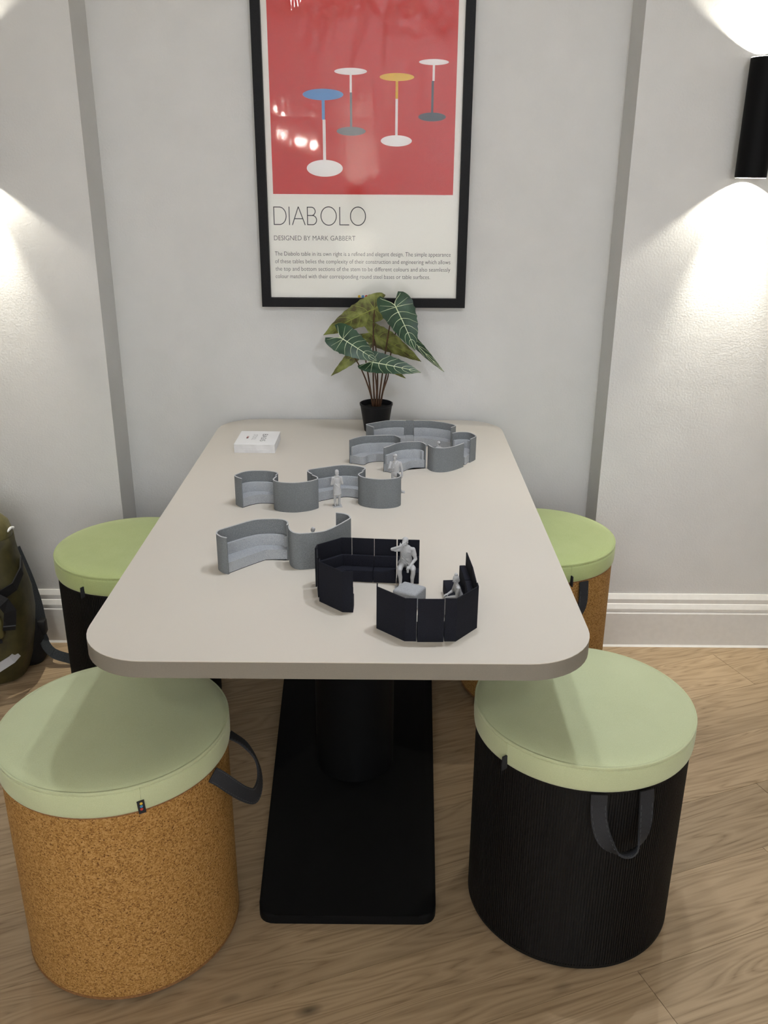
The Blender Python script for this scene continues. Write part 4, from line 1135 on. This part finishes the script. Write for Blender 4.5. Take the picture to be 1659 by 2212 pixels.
def sculpt(name, bm, scale, mat, parent, voxel=0.0085, smooth=3):
    """fuse the volumes into one continuous skin"""
    me = bpy.data.meshes.new(name); bmesh.ops.recalc_face_normals(bm, faces=bm.faces); bm.to_mesh(me); bm.free()
    o = bpy.data.objects.new(name, me); C.objects.link(o)
    r = o.modifiers.new('remesh', 'REMESH'); r.mode = 'VOXEL'; r.voxel_size = voxel; r.adaptivity = 0.0
    s = o.modifiers.new('smooth', 'SMOOTH'); s.factor = 0.5; s.iterations = smooth
    bpy.context.view_layer.update()
    ev = bpy.data.meshes.new_from_object(o.evaluated_get(bpy.context.evaluated_depsgraph_get()))
    bpy.data.objects.remove(o)
    for v in ev.vertices: v.co *= scale
    for p in ev.polygons: p.use_smooth = True
    ev.materials.clear(); ev.materials.append(mat)
    o = bpy.data.objects.new(name, ev); C.objects.link(o); o.parent = parent
    return o

def torso(bm, hip, chest, neck, wsh, whip, depth=0.10, waist=0.86):
    """hip, chest, neck centres; wsh and whip half widths"""
    hip, chest, neck = V(hip), V(chest), V(neck)
    up = (chest-hip).normalized()
    return hip, chest, neck

def solid_torso(bm, hip, chest, neck, right, wsh, whip, dsh=0.11, dhip=0.11, flare=0.0, hem=None):
    hip, chest, neck = V(hip), V(chest), V(neck); x = V(right).normalized()
    mid = (hip+chest)/2
    fw_ = x.cross((chest-hip).normalized())
    for c, w, d in ((hip, whip, dhip), (hip.lerp(chest, 0.28), whip*0.97, dhip*0.98), (hip.lerp(chest, 0.5), (whip+wsh)*0.48, dsh), (hip.lerp(chest, 0.75), (whip+wsh)*0.485, dsh*1.03), (chest, wsh*0.95, dsh*1.05), (chest.lerp(neck, 0.25), wsh*0.92, dsh*0.9)):
        rot = Matrix((x, -fw_, x.cross(-fw_))).transposed()
        ellipsoid(bm, c, (w, d, (chest-hip).length*0.52), rot, 18)
    capsule(bm, chest.lerp(neck, 0.5), neck, 0.070, 0.058)
    for s in (-1, 1):
        capsule(bm, chest.lerp(neck, 0.72), chest.lerp(neck, 0.42) + x*s*wsh*0.92, 0.060, 0.062)

SC = 1/18.0
def place(t, loc, rz): t.location = loc; t.rotation_euler = (0, 0, rz)

# --- man on the navy sofa, phone raised to his mouth; faces -Y
f1 = thing('human_figurine', 'grey seated figurine of a man holding a phone to his mouth, legs apart', 'figurine', (0, 0, 0))
S1 = 1/14.2
b = bmesh.new()
zs = 0.43
hip, chest, neck = (0, 0.07, zs + 0.09), (0, -0.01, zs + 0.43), (0, -0.05, zs + 0.60)
solid_torso(b, hip, chest, neck, (1, 0, 0), 0.174, 0.160, 0.108, 0.115)
capsule(b, (-0.10, 0.06, zs + 0.07), (0.10, 0.06, zs + 0.07), 0.115, 0.115)
hc = V((-0.035, -0.085, zs + 0.74))
capsule(b, neck, hc + V((0.01, 0.03, -0.06)), 0.058, 0.055)
head(b, hc, math.radians(-24), math.radians(6), 'short')
# thighs in shorts, knees apart, shins and shoes
for s, kx, fx, fy in ((-1, -0.175, -0.150, -0.50), (1, 0.185, 0.165, -0.44)):
    kn = (kx, -0.40, zs + 0.055)
    capsule(b, (s*0.095, 0.03, zs + 0.075), (kx*0.98, -0.30, zs + 0.062), 0.086, 0.076)
    capsule(b, (kx*0.98, -0.28, zs + 0.062), kn, 0.078, 0.066)
    capsule(b, kn, (kx*1.0, -0.42, zs - 0.05), 0.066, 0.060)
    capsule(b, (kx, -0.415, zs - 0.03), (fx*1.01, -0.41, 0.28), 0.060, 0.058)
    capsule(b, (fx*1.01, -0.41, 0.28), (fx, fy + 0.04, 0.105), 0.055, 0.040)
    foot(b, (fx, fy + 0.04, 0.105), (s*0.15 - 0.05, -1), 1.05)
# right arm up: elbow out, hand by the mouth
sh, el, wr = (-0.185, -0.03, zs + 0.50), (-0.375, -0.13, zs + 0.545), (-0.170, -0.215, zs + 0.66)
capsule(b, sh, V(sh).lerp(V(el), 0.55), 0.060, 0.062); capsule(b, V(sh).lerp(V(el), 0.4), el, 0.058, 0.046)
capsule(b, el, wr, 0.046, 0.034)
hand(b, wr, (0.75, 0.05, 0.55), (0.3, 0.9, 0.1), 0.55, 1)
# left arm down, hand between the knees with a cup
sh, el, wr = (0.19, -0.02, zs + 0.50), (0.255, -0.08, zs + 0.24), (0.10, -0.315, zs + 0.125)
capsule(b, sh, V(sh).lerp(V(el), 0.55), 0.060, 0.062); capsule(b, V(sh).lerp(V(el), 0.4), el, 0.056, 0.047)
capsule(b, el, wr, 0.047, 0.034)
hand(b, wr, (-0.55, -0.45, -0.55), (-0.3, 0.5, -0.7), 0.6, -1)
for (c, w, d) in (((0, 0.055, zs + 0.115), 0.174, 0.140), ((0, 0.045, zs + 0.16), 0.173, 0.134), ((0, 0.035, zs + 0.21), 0.171, 0.126)):
    ellipsoid(b, c, (w, d, 0.085), None, 18)                         # loose shirt over the waist
capsule(b, (-0.255, -0.065, zs + 0.518), (-0.285, -0.085, zs + 0.525), 0.066, 0.068)   # sleeve ends
capsule(b, (0.208, -0.045, zs + 0.395), (0.216, -0.055, zs + 0.355), 0.062, 0.066)
for s, kx in ((-1, -0.175), (1, 0.185)):                             # hem of the shorts above the knee
    capsule(b, (kx*0.96, -0.27, zs + 0.062), (kx*0.985, -0.325, zs + 0.060), 0.083, 0.081)
# shoulder strap and shirt folds
P = catmull([(-0.13, -0.12, zs + 0.53), (-0.10, -0.15, zs + 0.43), (-0.03, -0.125, zs + 0.27), (0.06, -0.085, zs + 0.17), (0.13, -0.05, zs + 0.14)], 5)
for p, q in zip(P, P[1:]): capsule(b, p, q, 0.013, 0.013, 8)
for k in range(3):
    capsule(b, (-0.13 + 0.02*k, -0.085, zs + 0.34 - 0.07*k), (-0.02 + 0.03*k, -0.095, zs + 0.20 - 0.04*k), 0.014, 0.012, 8)
capsule(b, (0.05, -0.118, zs + 0.46), (0.12, -0.105, zs + 0.43), 0.013, 0.010, 8)
sculpt('body', b, S1, M['resin'], f1, 0.0078)
b = bmesh.new(); box(b, -0.020, 0.020, -0.008, 0.008, -0.055, 0.055, 0.004)
o = obj('phone', b, M['resin'], f1); o.scale = (S1,)*3; o.location = V((-0.105, -0.235, zs + 0.695))*S1; o.rotation_euler = (0.2, 0.5, 0.4)
b = bmesh.new(); lathe(b, [(0, -0.065), (0.030, -0.065), (0.037, 0.060), (0, 0.060)], 20)
o = obj('cup', b, M['resin'], f1, smooth=40); o.scale = (S1,)*3; o.location = V((0.045, -0.375, zs + 0.045))*S1
b = bmesh.new(); box(b, -0.30, 0.20, -0.72, -0.36, 0, 0.02)
o = obj('base_plate', b, M['resin'], f1); o.scale = (S1,)*3
place(f1, (0.0385, 1.5545, T), 0)

# --- standing figure seen from behind, long coat, arms folded in front; faces +Y
f2 = thing('human_figurine', 'grey standing figurine in a knee-length coat seen from behind on a square plate', 'figurine', (0, 0, 0))
S2 = 1/19.6
b = bmesh.new()
hip, chest, neck = (0, 0, 0.93), (0, 0.01, 1.28), (0, 0.015, 1.45)
solid_torso(b, hip, chest, neck, (1, 0, 0), 0.185, 0.165, 0.105, 0.12)
for k in range(7):                                                   # coat skirt
    z = 0.96 - 0.058*k; ellipsoid(b, (0, 0, z), (0.165 + 0.006*k, 0.125 + 0.005*k, 0.095), None, 20)
lathe(b, [(0, 0.585), (0.19, 0.585), (0.20, 0.60), (0.19, 0.64), (0, 0.64)], 24)
for v in b.verts:
    if 0.58 < v.co.z < 0.645 and abs(v.co.y) > 0.14: v.co.y *= 0.74
for s, yy in ((-1, -0.03), (1, 0.03)):
    capsule(b, (s*0.095, 0, 0.80), (s*0.105, 0.01, 0.50), 0.088, 0.068)
    capsule(b, (s*0.105, 0.01, 0.50), (s*0.10, yy, 0.11), 0.066, 0.050)
    capsule(b, (s*0.10, yy, 0.20), (s*0.10, yy, 0.12), 0.058, 0.060)
    foot(b, (s*0.10, yy, 0.105), (s*0.2, 1), 1.0)
for s in (-1, 1):
    sh, el, wr = (s*0.185, 0.0, 1.37), (s*0.245, -0.01, 1.09), (s*0.03, 0.19, 1.10 + 0.02*s)
    capsule(b, sh, el, 0.066, 0.054); capsule(b, el, wr, 0.052, 0.038)
    hand(b, wr, (-s, 0.1, 0.05), (0, -1, 0.1), 0.4, -s)
capsule(b, neck, (0, 0.02, 1.56), 0.058, 0.055)
capsule(b, (-0.07, -0.05, 1.455), (0.07, -0.05, 1.455), 0.038, 0.038)   # collar
head(b, (0, 0.03, 1.625), PI, math.radians(4), 'bob')
for k in range(4):                                                   # creases at the back
    capsule(b, (-0.11 + 0.03*k, -0.105, 1.12 - 0.05*k), (0.02 + 0.03*k, -0.118, 1.02 - 0.04*k), 0.013, 0.011, 8)
sculpt('body', b, S2, M['resin'], f2, 0.0085)
b = bmesh.new(); box(b, -0.21, 0.21, -0.20, 0.20, 0, 0.02)
lab(obj('base_plate', b, M['resin'], f2), 'square base plate').scale = (S2,)*3
place(f2, (-0.1140, 1.9535, T), math.radians(12))

# --- walking man holding a cup at his chest; faces -Y, slightly to the left
f3 = thing('human_figurine', 'grey walking figurine of a man holding a cup, behind the right booth of the row', 'figurine', (0, 0, 0))
S3 = 1/17.6
b = bmesh.new()
hip, chest, neck = (0, 0.0, 0.95), (0, -0.01, 1.30), (0, -0.015, 1.48)
solid_torso(b, hip, chest, neck, (1, 0, 0), 0.195, 0.160, 0.115, 0.115)
for k in range(4): ellipsoid(b, (0, 0, 0.96 - 0.03*k), (0.176, 0.128, 0.085), None, 18)   # sweater hem
capsule(b, (-0.085, -0.01, 0.86), (-0.10, -0.11, 0.50), 0.092, 0.072); capsule(b, (-0.10, -0.11, 0.50), (-0.10, -0.09, 0.11), 0.068, 0.052)
foot(b, (-0.10, -0.09, 0.105), (-0.25, -1), 1.05)
capsule(b, (0.085, 0.0, 0.86), (0.135, 0.07, 0.50), 0.092, 0.072); capsule(b, (0.135, 0.07, 0.50), (0.215, 0.24, 0.13), 0.068, 0.052)
foot(b, (0.215, 0.24, 0.105), (0.75, -0.65), 1.05)
sh, el, wr = (-0.195, -0.01, 1.40), (-0.265, -0.09, 1.14), (-0.165, -0.28, 1.225)
capsule(b, sh, el, 0.068, 0.055); capsule(b, el, wr, 0.052, 0.038); hand(b, wr, (0.45, -0.35, 0.55), (0.5, 0.6, 0), 0.7, 1)
sh, el, wr = (0.200, -0.01, 1.40), (0.275, 0.02, 1.10), (0.295, -0.05, 0.86)
capsule(b, sh, el, 0.068, 0.055); capsule(b, el, wr, 0.052, 0.038); hand(b, wr, (0, -0.1, -1), (-1, -0.2, 0), 0.4, -1)
capsule(b, neck, (-0.01, -0.03, 1.58), 0.060, 0.056)
head(b, (-0.015, -0.04, 1.655), math.radians(-18), math.radians(4), 'swept')
for s in (-1, 1): capsule(b, (s*0.085, -0.075, 1.475), (0.0, -0.130, 1.33), 0.020, 0.014, 8)   # V-neck
for k in range(3): capsule(b, (0.14 - 0.02*k, -0.09, 1.02 - 0.035*k), (-0.02, -0.125, 0.95 - 0.025*k), 0.012, 0.010, 8)
sculpt('body', b, S3, M['resin'], f3, 0.0085)
b = bmesh.new(); lathe(b, [(0, -0.05), (0.026, -0.05), (0.034, 0.055), (0, 0.055)], 18)
o = obj('cup', b, M['resin'], f3, smooth=40); o.scale = (S3,)*3; o.location = V((-0.120, -0.315, 1.30))*S3
b = bmesh.new(); box(b, 0.02, 0.42, 0.08, 0.36, 0, 0.02)
o = obj('base_plate', b, M['resin'], f3); o.scale = (S3,)*3
place(f3, (0.0215, 2.0400, T), 0)

# --- seated people: upper body seen over a screen, legs on the seat
def sitter(label, loc, rz, S, zs, hair, bun, lean=0.03, yaw=0.0, pitch=0.10, hands='lap'):
    t = thing('human_figurine', label, 'figurine', (0, 0, 0))
    b = bmesh.new()
    hip, chest, neck = (0, 0.05, zs + 0.09), (0, 0.0 - lean, zs + 0.42), (0, -0.02 - lean, zs + 0.58)
    solid_torso(b, hip, chest, neck, (1, 0, 0), 0.165, 0.16, 0.105, 0.12)
    capsule(b, (-0.09, 0.05, zs + 0.07), (0.09, 0.05, zs + 0.07), 0.11, 0.11)
    hc = V((0, -0.055 - lean, zs + 0.73))
    capsule(b, neck, hc + V((0, 0.03, -0.06)), 0.054, 0.050)
    head(b, hc, yaw, pitch, hair, bun)
    for s in (-1, 1):
        capsule(b, (s*0.085, 0.03, zs + 0.065), (s*0.10, -0.40, zs + 0.05), 0.092, 0.066)
        capsule(b, (s*0.10, -0.40, zs + 0.05), (s*0.10, -0.42, 0.12), 0.062, 0.044)
        foot(b, (s*0.10, -0.41, 0.105), (0, -1), 1.0)
        sh, el = (s*0.175, -lean, zs + 0.49), (s*0.225, -0.07 - lean, zs + 0.24)
        wr = (s*0.11, -0.32, zs + 0.19)
        capsule(b, sh, el, 0.062, 0.052); capsule(b, el, wr, 0.050, 0.034)
        hand(b, wr, (-s*0.3, -0.9, -0.05), (0, 0, -1), 0.35, -s)
    sculpt('body', b, S, M['resin'], t, 0.0085)
    place(t, loc, rz)
    return t
sitter('grey seated figurine of a woman with a hair bun on the right navy sofa', (0.1290, 1.4180, T), math.radians(-80), 1/17.5, 0.462, 'bob', True, 0.06, 0.35, 0.25)
sitter('small grey figurine sitting in the far cluster with its back to the viewer', (0.1370, 2.2480, T), math.radians(188), 1/18.5, 0.452, 'short', False, 0.03, 0.2)
sitter('grey figurine whose head just shows over the back of a grey booth', (-0.1440, 1.6480, T), math.radians(210), 1/20.5, 0.57, 'short', False, 0.02, 0.3)

# ------------------------------------------------------------------ backpack
BX, BY = -1.245, 2.385
bag = thing('backpack', 'olive roll-top backpack with black straps standing on the floor by the wall', 'backpack', (BX, BY, 0), math.radians(8))
M['canvas'] = speckle('olive_canvas', (0.036, 0.031, 0.010), (0.066, 0.056, 0.018), 26, 0.55, 0.35, 0.004, 0.4, 5)
M['canvas_sheen'] = speckle('olive_canvas_painted_sheen', (0.10, 0.088, 0.03), (0.16, 0.14, 0.055), 26, 0.45, 0.4, 0.004, 0.5, 5)  # paler copy of the canvas, its sheen painted into the colour
M['webbing'] = speckle('black_webbing', (0.006, 0.006, 0.007), (0.011, 0.011, 0.012), 600, 0.7, 0.2, 0.0005, 0.3)
M['reflector'] = new_mat('reflective_tape', (0.45, 0.46, 0.48), 0.4, 0.5)
M['pad'] = speckle('grey_padding', (0.022, 0.026, 0.030), (0.04, 0.045, 0.05), 300, 0.85, 0.3, 0.001)
def superell(w, d, z, n=40, p=3.2, dx=0.0, dy=0.0):
    out = []
    for i in range(n):
        a = 2*PI*i/n; c, s = math.cos(a), math.sin(a)
        out.append((dx + w*math.copysign(abs(c)**(2/p), c), dy + d*math.copysign(abs(s)**(2/p), s), z))
    return out
def loft(bm, secs, caps=True, jit=0.0):
    R = []
    for s in secs:
        row = []
        for p in s:
            q = V(p)
            if jit: q += V((noise.noise(q*9), noise.noise(q*9 + V((7, 3, 1))), 0))*jit
            row.append(bm.verts.new(q))
        R.append(row)
    n = len(R[0])
    for a, c in zip(R, R[1:]):
        for i in range(n): bm.faces.new((a[i], a[(i+1) % n], c[(i+1) % n], c[i]))
    if caps: bm.faces.new(R[0][::-1]); bm.faces.new(R[-1])
    return bm
b = bmesh.new()
secs = [superell(w, d, z, dx=dx, dy=dy) for z, w, d, dx, dy in (
    (0.002, 0.135, 0.080, 0, 0), (0.012, 0.150, 0.093, 0, 0), (0.06, 0.165, 0.102, 0, 0), (0.13, 0.176, 0.104, 0.0, 0), (0.20, 0.180, 0.102, 0, 0), (0.27, 0.178, 0.098, 0, 0.0),
    (0.33, 0.170, 0.092, 0, 0.002), (0.385, 0.158, 0.084, 0.0, 0.006), (0.42, 0.152, 0.078, 0, 0.008), (0.45, 0.150, 0.07, 0, 0.01))]
loft(b, secs, True, 0.009); obj('main_body', b, M['canvas'], bag, smooth='all')
b = bmesh.new()                                                        # rolled top with folded ends
secs = [superell(w, d, z, dy=dy, p=2.4) for z, w, d, dy in ((0.435, 0.148, 0.074, 0.008), (0.465, 0.152, 0.076, 0.004), (0.495, 0.146, 0.072, 0.0), (0.515, 0.128, 0.060, 0.0), (0.535, 0.09, 0.045, 0.0), (0.545, 0.05, 0.02, 0.0))]
loft(b, secs, True, 0.007); rt = obj('roll_top', b, M['canvas_sheen'], bag, smooth='all')
b = bmesh.new(); tube(b, [(0.148, -0.02, 0.470), (0.158, -0.010, 0.478), (0.160, 0.006, 0.472)], 0.004, 8); lab(obj('edge_piping', b, M['paper'], rt), 'pale end of the rolled edge')
b = bmesh.new()                                                        # front pocket
secs = [superell(w, d, z, dy=-0.095, dx=-0.01, p=3) for z, w, d in ((0.165, 0.118, 0.022), (0.18, 0.130, 0.036), (0.215, 0.132, 0.040), (0.245, 0.124, 0.032), (0.262, 0.108, 0.016))]
loft(b, secs, True, 0.008); pk = obj('front_pocket', b, M['canvas_sheen'], bag, smooth='all')
b = bmesh.new(); ribbon(b, [(-0.12, -0.118, 0.160), (0.0, -0.130, 0.158), (0.07, -0.127, 0.160), (0.115, -0.112, 0.166)], [(0, 0, 1)]*4, 0.014, 0.004); obj('zip', b, M['webbing'], pk)
b = bmesh.new(); tube(b, [(0.075, -0.130, 0.158), (0.078, -0.128, 0.135), (0.074, -0.124, 0.118), (0.080, -0.122, 0.100), (0.073, -0.120, 0.082)], [0.0025, 0.0022, 0.003, 0.0025, 0.004], 8); lab(obj('zip_cord', b, M['reflector'], pk), 'pale zip cord')
b = bmesh.new(); ribbon(b, [(-0.12, -0.108, 0.052), (0.02, -0.112, 0.052), (0.075, -0.108, 0.064), (0.128, -0.094, 0.092), (0.143, -0.080, 0.104)], [(0, 0.1, 1)]*5, 0.026, 0.003); lab(obj('reflective_strip', b, M['reflector'], bag), 'silver reflective strip')
b = bmesh.new(); box(b, 0.02, 0.072, -0.106, -0.092, 0.012, 0.036, 0.001); lab(obj('patch', b, M['webbing'], bag), 'small black patch')
# compression strap with buckle on the viewer's side
b = bmesh.new(); ribbon(b, [(0.165, 0.02, 0.365), (0.172, -0.020, 0.345), (0.160, -0.070, 0.318), (0.128, -0.100, 0.305), (0.09, -0.108, 0.302)], [(0, 0, 1)]*5, 0.030, 0.004); st = obj('side_strap', b, M['webbing'], bag)
b = bmesh.new(); box(b, 0.080, 0.118, -0.126, -0.104, 0.285, 0.322, 0.005); obj('buckle', b, M['black_plastic'], st, smooth=40)
b = bmesh.new(); ribbon(b, [(0.118, -0.118, 0.305), (0.140, -0.122, 0.292), (0.152, -0.118, 0.262), (0.146, -0.115, 0.228), (0.140, -0.114, 0.200)], [(1, 0.4, 0)]*5, 0.034, 0.003); obj('loose_end', b, M['webbing'], st)
b = bmesh.new(); ribbon(b, [(0.1435, -0.1168, 0.216), (0.1430, -0.1166, 0.2135)], [(1, 0.4, 0)]*2, 0.034, 0.0036); lab(obj('stitch_line', b, M['stitch'], st), 'grey stitch line')
# shoulder strap and its webbing tail on the floor
b = bmesh.new(); ribbon(b, catmull([(0.122, 0.104, 0.360), (0.138, 0.102, 0.30), (0.154, 0.095, 0.24), (0.167, 0.085, 0.18), (0.176, 0.070, 0.12)], 5), [(0.25, 1, 0.1)]*21, 0.055, 0.014); ss = obj('shoulder_strap', b, M['pad'], bag, smooth=40)
b = bmesh.new(); box(b, 0.160, 0.198, 0.045, 0.077, 0.092, 0.140, 0.006); obj('buckle', b, M['black_plastic'], ss, smooth=40)
P = catmull([(0.178, 0.060, 0.100), (0.196, 0.030, 0.065), (0.222, 0.015, 0.042), (0.262, 0.010, 0.026), (0.300, 0.015, 0.008), (0.335, 0.030, 0.003)], 5)
b = bmesh.new(); ribbon(b, P, [(0.1, 0.85, 0.5)]*10 + [(0.0, 0.7, 0.7)]*(len(P)-10), 0.030, 0.003); obj('strap_tail', b, M['pad'], ss)
b = bmesh.new()
loft(b, [superell(w, d, z, 24, 2.6, 0.135, 0.06) for z, w, d in ((0.001, 0.046, 0.04), (0.02, 0.056, 0.05), (0.06, 0.058, 0.05), (0.11, 0.050, 0.045), (0.15, 0.038, 0.035))], True, 0.006)
lab(obj('hip_pad', b, M['webbing'], bag, smooth='all'), 'black padded hip wing')
